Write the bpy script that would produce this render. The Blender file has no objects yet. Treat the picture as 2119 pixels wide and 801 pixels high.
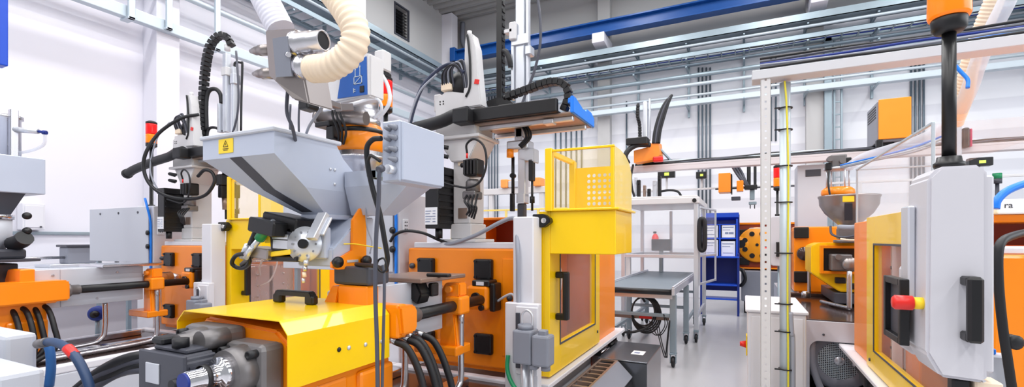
import bpy, bmesh, math, random
from mathutils import Vector, Matrix
random.seed(7)
sc = bpy.context.scene
COL = sc.collection
PI = math.pi

# ------------------------------------------------------------------ camera
F, CX, HY, CH = 990.0, 1060.0, 495.0, 1.5          # focal (px of a 2119 px frame), centre, horizon row, eye height
YAW = math.atan2(1540.0 - CX, F)
SN, CS = math.sin(YAW), math.cos(YAW)
cam_d = bpy.data.cameras.new('camera')
cam_d.sensor_width = 36.0
cam_d.lens = 36.0 * F / 2119.0
cam_d.shift_y = (HY - 400.5) / 2119.0
cam_d.clip_start = 0.05
cam = bpy.data.objects.new('camera', cam_d)
COL.objects.link(cam)
cam.location = (0, 0, CH)
cam.rotation_euler = (PI / 2, 0, YAW)
sc.camera = cam


def at(px, py, X=None, Y=None, Z=None, d=None):
    """survey helper: world point seen at a photo pixel on the plane X=, Y=, Z= or at depth d"""
    a = (px - CX) / F
    b = (HY - py) / F
    rx, ry = -SN + CS * a, CS + SN * a
    if d is None:
        if X is not None:
            d = X / rx
        elif Y is not None:
            d = Y / ry
        else:
            d = (Z - CH) / b
    return Vector((rx * d, ry * d, CH + b * d))


# ------------------------------------------------------------------ materials
def lin(c):
    return tuple(((v / 255.0) / 12.92 if v / 255.0 <= 0.04045 else ((v / 255.0 + 0.055) / 1.055) ** 2.4) for v in c)


def mat(name, rgb, rough=0.45, metal=0.0, var=0.04, scale=6.0, alpha=1.0, spec=0.5, coat=0.0, bump=0.0, stretch=None):
    m = bpy.data.materials.new(name)
    m.use_nodes = True
    nt = m.node_tree
    b = nt.nodes['Principled BSDF']
    c = lin(rgb)
    tc = nt.nodes.new('ShaderNodeTexCoord')
    mp = nt.nodes.new('ShaderNodeMapping')
    if stretch:
        mp.inputs['Scale'].default_value = stretch
    nz = nt.nodes.new('ShaderNodeTexNoise')
    nz.inputs['Scale'].default_value = scale
    nz.inputs['Detail'].default_value = 3
    nt.links.new(tc.outputs['Object'], mp.inputs['Vector'])
    nt.links.new(mp.outputs['Vector'], nz.inputs['Vector'])
    mx = nt.nodes.new('ShaderNodeMix')
    mx.data_type = 'RGBA'
    lo = tuple(max(0, v * (1 - var)) for v in c) + (1,)
    hi = tuple(min(1, v * (1 + var)) for v in c) + (1,)
    mx.inputs['A'].default_value = lo
    mx.inputs['B'].default_value = hi
    nt.links.new(nz.outputs['Fac'], mx.inputs['Factor'])
    nt.links.new(mx.outputs['Result'], b.inputs['Base Color'])
    mr = nt.nodes.new('ShaderNodeMapRange')
    mr.inputs['To Min'].default_value = max(0.02, rough - 0.06)
    mr.inputs['To Max'].default_value = min(1, rough + 0.06)
    nt.links.new(nz.outputs['Fac'], mr.inputs['Value'])
    nt.links.new(mr.outputs['Result'], b.inputs['Roughness'])
    b.inputs['Metallic'].default_value = metal
    b.inputs['Specular IOR Level'].default_value = spec
    b.inputs['Coat Weight'].default_value = coat
    b.inputs['Alpha'].default_value = alpha
    if bump:
        bp = nt.nodes.new('ShaderNodeBump')
        bp.inputs['Strength'].default_value = bump
        bp.inputs['Distance'].default_value = 0.01
        nt.links.new(nz.outputs['Fac'], bp.inputs['Height'])
        nt.links.new(bp.outputs['Normal'], b.inputs['Normal'])
    return m


def sheet(name, rgb, opacity, rough=0.15):
    """clear or tinted plastic sheet: mostly transparent, a little gloss and tint"""
    m = bpy.data.materials.new(name)
    m.use_nodes = True
    nt = m.node_tree
    b = nt.nodes['Principled BSDF']
    b.inputs['Base Color'].default_value = lin(rgb) + (1,)
    b.inputs['Roughness'].default_value = rough
    nz = nt.nodes.new('ShaderNodeTexNoise')
    nz.inputs['Scale'].default_value = 3.0
    mr = nt.nodes.new('ShaderNodeMapRange')
    mr.inputs['To Min'].default_value = max(0, opacity - 0.05)
    mr.inputs['To Max'].default_value = min(1, opacity + 0.05)
    nt.links.new(nz.outputs['Fac'], mr.inputs['Value'])
    nt.links.new(mr.outputs['Result'], b.inputs['Alpha'])
    return m


def lamp_mat(name, rgb, strength):
    m = mat(name, rgb, 0.2, var=0.02)
    b = m.node_tree.nodes['Principled BSDF']
    b.inputs['Emission Color'].default_value = lin(rgb) + (1,)
    b.inputs['Emission Strength'].default_value = strength
    return m


M = {
    'orange': mat('orange_paint', (253, 140, 0), 0.34, coat=0.25, var=0.05),
    'orange_light': mat('orange_panel', (250, 142, 28), 0.4, coat=0.15),
    'oxblood': mat('brown_red_and_shaded_orange', (142, 52, 14), 0.45),
    'yellow': mat('yellow_paint', (255, 208, 0), 0.33, coat=0.25, var=0.03),
    'white': mat('white_paint', (222, 222, 229), 0.4, var=0.02),
    'offwhite': mat('warm_white_enamel', (214, 213, 215), 0.38, var=0.03),
    'lgrey': mat('light_grey_paint', (196, 200, 210), 0.42, var=0.02),
    'hopper': mat('blue_grey_sheet', (182, 190, 208), 0.34, var=0.02, coat=0.15),
    'grey': mat('mid_grey_paint', (132, 136, 148), 0.45),
    'dgrey': mat('dark_grey_paint', (66, 68, 78), 0.45),
    'cast': mat('grey_cast_metal', (122, 119, 120), 0.42, metal=0.55, var=0.1, scale=14),
    'steel': mat('brushed_steel', (206, 206, 212), 0.28, metal=0.95, var=0.06, scale=18, stretch=(1, 1, .15)),
    'stain': mat('stainless_sheet', (160, 152, 150), 0.34, metal=0.85, var=0.06, scale=9),
    'chrome': mat('polished_steel', (225, 225, 230), 0.13, metal=1.0, var=0.02),
    'alu': mat('anodised_aluminium', (214, 218, 226), 0.33, metal=0.6, var=0.03),
    'black': mat('black_plastic', (15, 15, 19), 0.4),
    'rubber': mat('black_rubber', (20, 21, 26), 0.5),
    'cable': mat('grey_cable_jacket', (74, 76, 88), 0.5),
    'cable_l': mat('light_grey_conduit', (150, 154, 166), 0.45),
    'deck': mat('oily_deck_plate', (70, 56, 54), 0.16, metal=0.3, var=0.12, scale=4),
    'bronze': mat('bronze_plate', (150, 128, 116), 0.35, metal=0.5, var=0.1),
    'blue': mat('blue_paint', (12, 74, 200), 0.38),
    'dblue': mat('deep_blue_paint', (10, 42, 130), 0.45),
    'bblue': mat('bright_blue_plastic', (22, 128, 240), 0.4),
    'panelblue': mat('blue_label_film', (22, 88, 172), 0.35),
    'cream': mat('cream_duct_hose', (246, 226, 200), 0.5, var=0.03),
    'label': mat('yellow_label', (250, 214, 40), 0.45, var=0.02),
    'mark': mat('printed_mark', (96, 80, 30), 0.6),
    'paper': mat('paper', (238, 240, 246), 0.7, var=0.02),
    'print': mat('printed_grey', (128, 140, 170), 0.7),
    'red': mat('red_plastic', (226, 40, 34), 0.35),
    'green': mat('green_plastic', (26, 140, 92), 0.4),
    'belt': mat('grey_belt', (112, 122, 132), 0.5, var=0.06, scale=3),
    'clear': sheet('clear_polycarbonate', (232, 238, 246), 0.10),
    'panelgrey': mat('panel_enamel', (206, 205, 212), 0.4, var=0.02),
    'crane': mat('crane_blue', (6, 76, 150), 0.4),
    'haze': sheet('milky_plastic', (236, 240, 250), 0.46, 0.3),
    'ytint': sheet('yellow_tinted_sheet', (252, 218, 90), 0.16, 0.25),
    'ytint2': sheet('pale_yellow_sheet', (250, 226, 120), 0.72, 0.25),
    'otint': sheet('door_glazing', (226, 200, 196), 0.15, 0.08),
    'red_lens': lamp_mat('red_lens', (222, 20, 18), 0.25),
    'amber_lens': lamp_mat('amber_lens', (255, 128, 4), 0.3),
    'screen': lamp_mat('lit_display', (190, 220, 90), 0.6),
    'galv': mat('galvanised_steel', (150, 166, 176), 0.38, metal=0.5, var=0.06),
    'galv_w': mat('pale_galvanised', (192, 204, 213), 0.4, metal=0.25, var=0.04),
    'pipe_d': mat('dark_pipe', (96, 110, 122), 0.4, metal=0.4),
}


# ------------------------------------------------------------------ mesh builder
def catmull(pts, n):
    P = [Vector(p) for p in pts]
    if len(P) < 3:
        return [P[0].lerp(P[-1], i / n) for i in range(n + 1)]
    out = []
    Q = [2 * P[0] - P[1]] + P + [2 * P[-1] - P[-2]]
    for i in range(1, len(Q) - 2):
        p0, p1, p2, p3 = Q[i - 1:i + 3]
        for k in range(n):
            t = k / n
            out.append(0.5 * ((2 * p1) + (p2 - p0) * t + (2 * p0 - 5 * p1 + 4 * p2 - p3) * t * t + (3 * p1 - p0 - 3 * p2 + p3) * t ** 3))
    out.append(P[-1])
    return out


def basis(d):
    d = d.normalized()
    u = Vector((0, 0, 1)) if abs(d.z) < 0.9 else Vector((1, 0, 0))
    x = u.cross(d).normalized()
    return x, d.cross(x).normalized()


class MB:
    def __init__(s):
        s.bm = bmesh.new()

    def poly(s, verts, faces, mi=0, smooth=False):
        vs = [s.bm.verts.new(v) for v in verts]
        for f in faces:
            try:
                fc = s.bm.faces.new([vs[i] for i in f])
                fc.material_index = mi
                fc.smooth = smooth
            except ValueError:
                pass
        return s

    def box(s, x0, x1, y0, y1, z0, z1, bev=0.004, mi=0, rot=None, piv=None):
        b2 = bmesh.new()
        vs = [b2.verts.new((x, y, z)) for z in (z0, z1) for y in (y0, y1) for x in (x0, x1)]
        for f in ((0, 2, 3, 1), (4, 5, 7, 6), (0, 1, 5, 4), (2, 6, 7, 3), (0, 4, 6, 2), (1, 3, 7, 5)):
            b2.faces.new([vs[i] for i in f])
        m = min(abs(x1 - x0), abs(y1 - y0), abs(z1 - z0))
        bev = min(bev, m * 0.3)
        if bev > 0.0008:
            bmesh.ops.bevel(b2, geom=b2.edges[:], offset=bev, segments=2 if bev > 0.008 else 1, affect='EDGES', profile=0.5)
        if rot is not None:
            c = Vector(piv) if piv is not None else Vector(((x0 + x1) / 2, (y0 + y1) / 2, (z0 + z1) / 2))
            R = Matrix.Rotation(rot[1], 4, rot[0])
            for v in b2.verts:
                v.co = R @ (v.co - c) + c
        s._merge(b2, mi)
        return s

    def _merge(s, b2, mi):
        b2.verts.index_update()
        mp = [s.bm.verts.new(v.co) for v in b2.verts]
        for f in b2.faces:
            try:
                n = s.bm.faces.new([mp[v.index] for v in f.verts])
                n.material_index = mi
                n.smooth = f.smooth
            except ValueError:
                pass
        b2.free()

    def beam(s, p0, p1, w, h, mi=0, bev=0.003):
        """rectangular bar from p0 to p1; w across, h the other way (vertical for a level bar)"""
        p0, p1 = Vector(p0), Vector(p1)
        x, y = basis(p1 - p0)
        b2 = bmesh.new()
        vs = []
        for p in (p0, p1):
            for (i, j) in ((-1, -1), (1, -1), (1, 1), (-1, 1)):
                vs.append(b2.verts.new(p + x * (i * w / 2) + y * (j * h / 2)))
        for f in ((3, 2, 1, 0), (4, 5, 6, 7), (0, 1, 5, 4), (1, 2, 6, 5), (2, 3, 7, 6), (3, 0, 4, 7)):
            b2.faces.new([vs[i] for i in f])
        if bev and min(w, h) > 0.008:
            bmesh.ops.bevel(b2, geom=b2.edges[:], offset=min(bev, min(w, h) * .25), segments=1, affect='EDGES')
        s._merge(b2, mi)
        return s

    def cyl(s, p0, p1, r0, r1=None, seg=20, mi=0, cap=True):
        r1 = r0 if r1 is None else r1
        return s.rings([p0, p1], [r0, r1], seg, mi, cap, flatcap=True)

    def rings(s, pts, rad, seg=12, mi=0, cap=True, closed=False, flatcap=False):
        P = [Vector(p) for p in pts]
        n = len(P)
        tang = []
        for i in range(n):
            a = P[(i - 1) % n] if (closed or i > 0) else P[i]
            b = P[(i + 1) % n] if (closed or i < n - 1) else P[i]
            t = b - a
            tang.append(t.normalized() if t.length > 1e-9 else Vector((0, 0, 1)))
        x, y = basis(tang[0])
        R = []
        for i in range(n):
            if i:
                q = tang[i - 1].rotation_difference(tang[i])
                x = q @ x
                x = (x - tang[i] * x.dot(tang[i])).normalized()
            y = tang[i].cross(x)
            r = rad[i] if isinstance(rad, (list, tuple)) else rad
            R.append([s.bm.verts.new(P[i] + (x * math.cos(2 * PI * k / seg) + y * math.sin(2 * PI * k / seg)) * r) for k in range(seg)])
        m = n if closed else n - 1
        for i in range(m):
            A, B = R[i], R[(i + 1) % n]
            for k in range(seg):
                f = s.bm.faces.new((A[k], A[(k + 1) % seg], B[(k + 1) % seg], B[k]))
                f.smooth = True
                f.material_index = mi
        if cap and not closed:
            f = s.bm.faces.new(list(reversed(R[0])))
            f.material_index = mi
            f = s.bm.faces.new(R[-1])
            f.material_index = mi
        return s

    def tube(s, pts, r, n=8, seg=10, mi=0, closed=False):
        if closed:
            P = [Vector(p) for p in pts]
            k = len(P)
            Q = catmull([P[-1]] + P + [P[0], P[1]], n)[n:n * (k + 1)]
            return s.rings(Q, r, seg, mi, closed=True)
        return s.rings(catmull(pts, n), r, seg, mi)

    def ribbed(s, pts, r, pitch=0.018, amp=0.1, seg=20, mi=0):
        C = catmull(pts, 40)
        L = [0]
        for i in range(1, len(C)):
            L.append(L[-1] + (C[i] - C[i - 1]).length)
        tot = L[-1]
        st = pitch / 4
        N = int(tot / st)
        out, rad, j = [], [], 0
        for i in range(N + 1):
            t = min(i * st, tot - 1e-6)
            while L[j + 1] < t:
                j += 1
            out.append(C[j].lerp(C[j + 1], (t - L[j]) / max(1e-9, L[j + 1] - L[j])))
            rad.append(r * (1 + amp * (1, 0.2, -1, 0.2)[i % 4]))
        return s.rings(out, rad, seg, mi)

    def lathe(s, prof, c, seg=32, mi=0, axis='Z', cap=True):
        """prof: (radius, offset along axis) from c"""
        c = Vector(c)
        ax = {'X': Vector((1, 0, 0)), 'Y': Vector((0, 1, 0)), 'Z': Vector((0, 0, 1))}[axis] if isinstance(axis, str) else Vector(axis).normalized()
        x, y = basis(ax)
        R = []
        for r, h in prof:
            R.append([s.bm.verts.new(c + ax * h + (x * math.cos(2 * PI * k / seg) + y * math.sin(2 * PI * k / seg)) * max(r, 1e-4)) for k in range(seg)])
        for A, B in zip(R, R[1:]):
            for k in range(seg):
                f = s.bm.faces.new((A[k], A[(k + 1) % seg], B[(k + 1) % seg], B[k]))
                f.smooth = True
                f.material_index = mi
        if cap:
            for g in (list(reversed(R[0])), R[-1]):
                f = s.bm.faces.new(g)
                f.material_index = mi
        return s

    def prism(s, poly, axis, t0, t1, mi=0, bev=0.0):
        """2-D outline extruded along an axis: X -> (y,z), Y -> (x,z), Z -> (x,y)"""
        def pt(p, t):
            return {'X': (t, p[0], p[1]), 'Y': (p[0], t, p[1]), 'Z': (p[0], p[1], t)}[axis]
        b2 = bmesh.new()
        n = len(poly)
        A = [b2.verts.new(pt(p, t0)) for p in poly]
        B = [b2.verts.new(pt(p, t1)) for p in poly]
        b2.faces.new(A)
        b2.faces.new(list(reversed(B)))
        for i in range(n):
            b2.faces.new((A[i], B[i], B[(i + 1) % n], A[(i + 1) % n]))
        if bev:
            bmesh.ops.bevel(b2, geom=b2.edges[:], offset=bev, segments=2, affect='EDGES')
        s._merge(b2, mi)
        return s

    def frame(s, axis, t0, t1, a0, a1, b0, b1, w, mi=0, wb=None, wt=None, wr=None):
        """flat picture-frame plate with a rectangular opening; w left, wr right, wb bottom, wt top"""
        wb = w if wb is None else wb
        wt = w if wt is None else wt
        wr = w if wr is None else wr

        def bx(p0, p1, q0, q1):
            if axis == 'X':
                s.box(t0, t1, p0, p1, q0, q1, 0.002, mi)
            elif axis == 'Y':
                s.box(p0, p1, t0, t1, q0, q1, 0.002, mi)
            else:
                s.box(p0, p1, q0, q1, t0, t1, 0.002, mi)
        bx(a0, a0 + w, b0, b1)
        bx(a1 - wr, a1, b0, b1)
        bx(a0 + w, a1 - wr, b0, b0 + wb)
        bx(a0 + w, a1 - wr, b1 - wt, b1)
        return s

    def sphere(s, c, r, mi=0, sc3=(1, 1, 1)):
        b2 = bmesh.new()
        bmesh.ops.create_uvsphere(b2, u_segments=16, v_segments=10, radius=r)
        for v in b2.verts:
            v.co = Vector((v.co.x * sc3[0], v.co.y * sc3[1], v.co.z * sc3[2])) + Vector(c)
        for f in b2.faces:
            f.smooth = True
        s._merge(b2, mi)
        return s

    def build(s, name, mats, parent=None, off=None):
        """link the collected shapes as ONE mesh object"""
        bmesh.ops.recalc_face_normals(s.bm, faces=s.bm.faces[:])
        o_loc = Vector((0, 0, 0))
        if parent is not None:
            q = parent
            while q:
                o_loc += q.location
                q = q.parent
        own = Vector((0, 0, 0))
        if s.bm.verts:
            lo = Vector([min(v.co[i] for v in s.bm.verts) for i in range(3)])
            hi = Vector([max(v.co[i] for v in s.bm.verts) for i in range(3)])
            own = Vector(((lo.x + hi.x) / 2, (lo.y + hi.y) / 2, lo.z))
        for v in s.bm.verts:
            v.co -= own
        me = bpy.data.meshes.new(name)
        s.bm.to_mesh(me)
        s.bm.free()
        if not isinstance(mats, (list, tuple)):
            mats = [mats]
        for m in mats:
            me.materials.append(M[m] if isinstance(m, str) else m)
        o = bpy.data.objects.new(name, me)
        COL.objects.link(o)
        o.location = own - o_loc
        if parent is not None:
            o.parent = parent
        return o


def tag(o, label=None, cat=None, group=None, kind=None):
    for k, v in (('label', label), ('category', cat), ('group', group), ('kind', kind)):
        if v:
            o[k] = v
    return o


def thing(name, loc, label, cat, group=None):
    o = bpy.data.objects.new(name, None)
    o.empty_display_size = 0.1
    o.location = loc
    COL.objects.link(o)
    return tag(o, label, cat, group)


def struct(o):
    o['kind'] = 'structure'
    return o


KIDS = {}


def copy_tree(o, shift=(0, 0, 0), label=None, parent=None, skip=()):
    c = o.copy()
    COL.objects.link(c)
    if parent is not None:
        c.parent = parent
    else:
        c.location = Vector(o.location) + Vector(shift)
    if label:
        c['label'] = label
    for ch in [q for q in bpy.data.objects if q.parent == o]:
        if ch.name.split('.')[0] in skip:
            continue
        copy_tree(ch, parent=c, skip=skip)
    return c


def text_mesh(name, body, size, loc, rot, material, parent=None, depth=0.0006, align='CENTER'):
    cu = bpy.data.curves.new(name, 'FONT')
    cu.body = body
    cu.size = size
    cu.extrude = depth
    cu.align_x = align
    cu.align_y = 'CENTER'
    tmp = bpy.data.objects.new(name + '_tmp', cu)
    COL.objects.link(tmp)
    dg = bpy.context.evaluated_depsgraph_get()
    me = bpy.data.meshes.new_from_object(tmp.evaluated_get(dg))
    bpy.data.objects.remove(tmp)
    bpy.data.curves.remove(cu)
    me.transform(rot.to_4x4())
    o = bpy.data.objects.new(name, me)
    me.materials.clear()
    me.materials.append(M[material])
    COL.objects.link(o)
    loc = Vector(loc)
    q = parent
    while q:
        loc -= q.location
        q = q.parent
    o.location = loc
    o.parent = parent
    return o
# ------------------------------------------------------------------ setting
XL, YB, ZC = -8.37, 13.0, 8.5


def wall_mat(name, rgb, band):
    """white sandwich panels: faint joints every `band` metres of height"""
    m = mat(name, rgb, 0.55, var=0.02, scale=1.5)
    nt = m.node_tree
    b = nt.nodes['Principled BSDF']
    geo = nt.nodes.new('ShaderNodeNewGeometry')
    sp = nt.nodes.new('ShaderNodeSeparateXYZ')
    nt.links.new(geo.outputs['Position'], sp.inputs[0])
    dv = nt.nodes.new('ShaderNodeMath')
    dv.operation = 'DIVIDE'
    dv.inputs[1].default_value = band
    nt.links.new(sp.outputs['Z'], dv.inputs[0])
    fr = nt.nodes.new('ShaderNodeMath')
    fr.operation = 'FRACT'
    nt.links.new(dv.outputs[0], fr.inputs[0])
    cr = nt.nodes.new('ShaderNodeValToRGB')
    e = cr.color_ramp.elements
    e[0].position, e[0].color = 0.0, (.80, .80, .82, 1)
    e[1].position, e[1].color = 0.05, (1, 1, 1, 1)
    x = cr.color_ramp.elements.new(0.62)
    x.color = (1, 1, 1, 1)
    x = cr.color_ramp.elements.new(0.70)
    x.color = (.88, .88, .9, 1)
    x = cr.color_ramp.elements.new(1.0)
    x.color = (.85, .85, .87, 1)
    nt.links.new(fr.outputs[0], cr.inputs[0])
    old = b.inputs['Base Color'].links[0].from_socket
    mx = nt.nodes.new('ShaderNodeMix')
    mx.data_type = 'RGBA'
    mx.blend_type = 'MULTIPLY'
    mx.inputs['Factor'].default_value = 1.0
    nt.links.new(old, mx.inputs['A'])
    nt.links.new(cr.outputs['Color'], mx.inputs['B'])
    nt.links.new(mx.outputs['Result'], b.inputs['Base Color'])
    return m


M['floor'] = mat('epoxy_floor', (180, 180, 184), 0.22, var=0.05, scale=1.2, spec=0.4)
M['wall_l'] = mat('painted_wall', (226, 225, 234), 0.6, var=0.015, scale=0.7)
M['wall_b'] = wall_mat('panel_wall', (226, 228, 235), 0.62)
M['ceil'] = mat('profiled_deck', (158, 158, 158), 0.5, var=0.03)
M['upper'] = mat('upper_wall_paint', (182, 182, 183), 0.6, var=0.02, scale=0.8)

struct(MB().box(XL - .3, 9, -9, YB + .3, -.12, 0, 0).build('floor', 'floor'))
# left wall: bright painted part below the cable trays, grey panels above them; opening for the vent
b = MB()
b.box(XL - .25, XL, -9, YB, 0, 6.5, 0)
b.box(XL - .25, XL, -9, 10.1, 6.5, ZC, 0, 1).box(XL - .25, XL, 10.67, YB, 6.5, ZC, 0, 1)
b.box(XL - .25, XL, 10.1, 10.67, 6.5, 7.0, 0, 1).box(XL - .25, XL, 10.1, 10.67, 7.8, ZC, 0, 1)
struct(b.build('wall_left', ['wall_l', 'upper']))
b = MB()
b.box(XL - .25, 9, YB, YB + .25, 0, 6.6, 0).box(XL - .25, 9, YB, YB + .25, 6.6, ZC, 0, 1)
struct(b.build('wall_back', ['wall_b', 'upper']))
# corrugated ceiling: trapezoid ribs along X
prof = []
y = -9.0
while y < YB + .2:
    prof += [(y, ZC), (y + .13, ZC), (y + .16, ZC - .09), (y + .27, ZC - .09)]
    y += .3
vs = [(XL - .25, p, z) for p, z in prof] + [(9, p, z) for p, z in prof]
n = len(prof)
struct(MB().poly(vs, [(i, i + 1, n + i + 1, n + i) for i in range(n - 1)]).build('ceiling', 'ceil'))
# pilasters on the two walls
for i, yy in enumerate((-4.2, 0, 4.17, 8.3, 12.3)):
    struct(MB().box(XL, XL + .37, yy, yy + .33, 0, ZC - .1, .006).build('trim_%d' % (i + 1), 'wall_l'))
for i, xx in enumerate((-3.6, 1.28, 6.2)):
    struct(MB().box(xx, xx + .34, YB - .22, YB, 0, ZC - .1, .006).build('trim_%d' % (i + 6), 'upper'))
struct(MB().box(XL, XL + .02, -9, 10, .0, .12, .003).build('baseboard_left', 'lgrey'))

# vent in the upper left wall
v = thing('wall_vent', (XL, 10.38, 7.0), 'dark square ventilation opening high on the left wall', 'vent')
MB().frame('X', XL - .02, XL + .025, 10.07, 10.70, 6.97, 7.83, .04).build('frame', 'dgrey', v)
s = MB()
for k in range(9):
    s.box(XL - .13, XL - .04, 10.1, 10.67, 7.03 + k * .085, 7.04 + k * .085, 0, rot=('Y', .5))
s.box(XL - .2, XL - .19, 10.1, 10.67, 7.0, 7.8, 0)
s.build('louvre', 'black', v)

# drain pipe near the corner
tag(MB().tube([(-8.0, 12.93, 8.35), (-8.0, 12.93, 7.75), (-7.85, 12.93, 7.45), (-7.82, 12.93, 7.2), (-7.82, 12.93, 6.5)], .07, 8, 12).build('drain_pipe', 'grey'),
    'grey bent drain pipe high in the wall corner', 'pipe')

# crane runway on the back wall
cr = thing('crane_rail', (0, 12.35, 6.87), 'long blue crane runway beam along the back wall', 'beam')
MB().box(-7.95, 9, 12.2, 12.5, 6.87, 6.91, .004).box(-7.95, 9, 12.2, 12.5, 7.16, 7.2, .004).box(-7.95, 9, 12.33, 12.37, 6.91, 7.16, 0).build('girder', 'crane', cr)
MB().box(-8.0, -7.82, 12.17, 12.53, 6.87, 7.28, .02).build('end_stop', 'crane', cr)
MB().box(-7.9, 9, 12.32, 12.38, 7.2, 7.24, .004).build('track', 'dgrey', cr)
for i, xx in enumerate((-3.55, 1.33)):
    q = MB()
    q.prism([(13.0, 6.5), (13.0, 6.87), (12.15, 6.87), (12.15, 6.62)], 'X', xx - .02, xx + .3, 0, .006)
    tag(q.build('crane_corbel', 'wall_l'),
        ('white concrete bracket under the blue beam, left of centre' if i == 0 else 'white concrete bracket under the blue beam at top right'), 'bracket', 'crane beam brackets')

# cable management along the back wall (X) and left wall (Y): same heights
XA, XB2 = -8.0, 9.0
YA = -3.0


def run(name, label, cat, build_b, build_l, material):
    a = MB()
    build_b(a)
    tag(a.build(name, material), label + ' along the back wall', cat)
    if build_l:
        a = MB()
        build_l(a)
        tag(a.build(name, material), label + ' along the left wall', cat)


def duct(z0, z1, y0, y1, lx0, lx1):
    def fb(a):
        # open channel: base plate and two upturned sides
        a.box(XA, XB2, y0, y1, z0, z0 + .015, 0).box(XA, XB2, y0, y0 + .015, z0, z1, 0).box(XA, XB2, y1 - .015, y1, z0, z1, 0)

    def fl(a):
        a.box(lx0, lx1, YA, 12.2, z0, z0 + .015, 0).box(lx1 - .015, lx1, YA, 12.2, z0, z1, 0).box(lx0, lx0 + .015, YA, 12.2, z0, z1, 0)
    return fb, fl


def pipe(z, r, y, lx=None):
    def fb(a):
        a.cyl((XA, y, z), (XB2, y, z), r, seg=10)

    def fl(a):
        a.cyl((lx, YA, z), (lx, 12.3, z), r, seg=10)
    return fb, (fl if lx is not None else None)


def ladder(z, y0, y1, lx0, lx1):
    def fb(a):
        a.box(XA, XB2, y0, y0 + .02, z, z + .09, 0).box(XA, XB2, y1 - .02, y1, z, z + .09, 0)
        x = XA
        while x < XB2:
            a.box(x, x + .03, y0 + .02, y1 - .02, z, z + .02, 0)
            x += .3

    def fl(a):
        a.box(lx0, lx0 + .02, YA, 12.3, z, z + .09, 0).box(lx1 - .02, lx1, YA, 12.3, z, z + .09, 0)
        y = YA
        while y < 12.3:
            a.box(lx0 + .02, lx1 - .02, y, y + .03, z, z + .02, 0)
            y += .3
    return fb, fl


run('cable_trunking', 'wide grey sheet trunking, topmost of the trays', 'cable tray', *duct(6.3, 6.46, 12.25, 12.75, -8.3, -7.7), 'galv')
run('cable_ladder', 'open ladder cable tray with rungs', 'cable tray', *ladder(5.93, 12.3, 12.72, -8.25, -7.72), 'galv')
run('cable_trunking', 'white square trunking, lowest of the trays', 'cable tray', lambda a: a.box(XA, XB2, 12.52, 12.7, 4.82, 4.95, .01), lambda a: a.box(-8.02, -7.9, YA, 12.5, 4.66, 4.83, .01), 'galv_w')
run('supply_pipe', 'slim pale supply pipe just under the wide trunking', 'pipe', *pipe(6.2, .032, 12.35, -7.72), 'galv_w')
run('supply_pipe', 'slim grey supply pipe above the ladder tray', 'pipe', *pipe(6.08, .028, 12.5, -7.85), 'galv')
run('supply_pipe', 'dark supply pipe below the ladder tray', 'pipe', *pipe(5.76, .04, 12.45, -7.9), 'pipe_d')
run('supply_pipe', 'thick grey blue supply pipe in the middle of the pipe stack', 'pipe', *pipe(5.53, .055, 12.55, None), 'galv')
run('supply_pipe', 'pale supply pipe above the lowest white trunking', 'pipe', *pipe(5.31, .045, 12.55, -7.92), 'galv_w')
run('supply_pipe', 'thin pale supply pipe hugging the lowest white trunking', 'pipe', *pipe(5.03, .03, 12.5, None), 'galv_w')
# bundles of thin cables lying on the ladder tray
for k in range(4):
    pts = [(XA + 1.2 * i, 12.38 + .08 * k + .02 * math.sin(i * 1.7 + k), 5.975 + .012 * math.sin(i * 2.3 + k)) for i in range(15)]
    tag(MB().tube(pts, .014, 4, 6).build('cable', ('cable', 'rubber', 'galv_w', 'dblue')[k]),
        ('grey', 'black', 'white', 'blue')[k] + ' cable lying in the back wall ladder tray', 'cable', 'cables in the ladder tray')
# vertical struts that carry the stack
for k in range(14):
    xx = -7.6 + 1.267 * k
    q = MB().box(xx - .025, xx + .025, 12.93, 13.0, 4.6, 6.62, .003)
    for z in (6.27, 5.9, 5.7, 4.79):
        q.box(xx - .02, xx + .02, 12.3, 12.94, z - .03, z, .002)
    tag(q.build('tray_strut', 'galv'), 'galvanised strut holding the tray and pipe stack on the back wall', 'strut', 'struts under the back wall trays')
for k in range(9):
    yy = 1.2 + 1.3 * k
    q = MB().box(-8.37, -8.3, yy - .025, yy + .025, 5.8, 6.62, .003)
    for z in (6.27, 5.9):
        q.box(-8.32, -7.72, yy - .02, yy + .02, z - .03, z, .002)
    tag(q.build('tray_strut', 'galv'), 'galvanised strut holding the cable trays on the left wall', 'strut', 'struts under the left wall trays')
# hangers below the left wall trays
for k, (px, py0, py1) in enumerate(((272, -60, 40), (350, -10, 62), (450, -20, 105))):
    p = at(px, py1, X=-7.86)
    q = MB().box(-7.88, -7.83, p.y - .04, p.y + .04, p.z, 6.3, .004)
    q.box(-8.05, -7.83, p.y - .05, p.y + .05, p.z, p.z + .03, .003)
    tag(q.build('tray_hanger', 'galv_w'), 'pale hanger strap crossing the white trunking, %s of three' % ('first from the left', 'middle', 'third from the left')[k], 'bracket', 'hangers on the left wall')

# vertical cable drops on the back wall
def drops(px0, px1, n, py0, py1, label, r=.02, material='pipe_d'):
    for k in range(n):
        px = px0 + (px1 - px0) * k / max(1, n - 1)
        a, c = at(px, py0, Y=12.97), at(px, py1, Y=12.97)
        tag(MB().cyl((a.x, 12.97, min(6.0, a.z)), (a.x, 12.97, max(c.z, .1)), r, seg=8).build('conduit', material), label, 'conduit', label)


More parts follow.
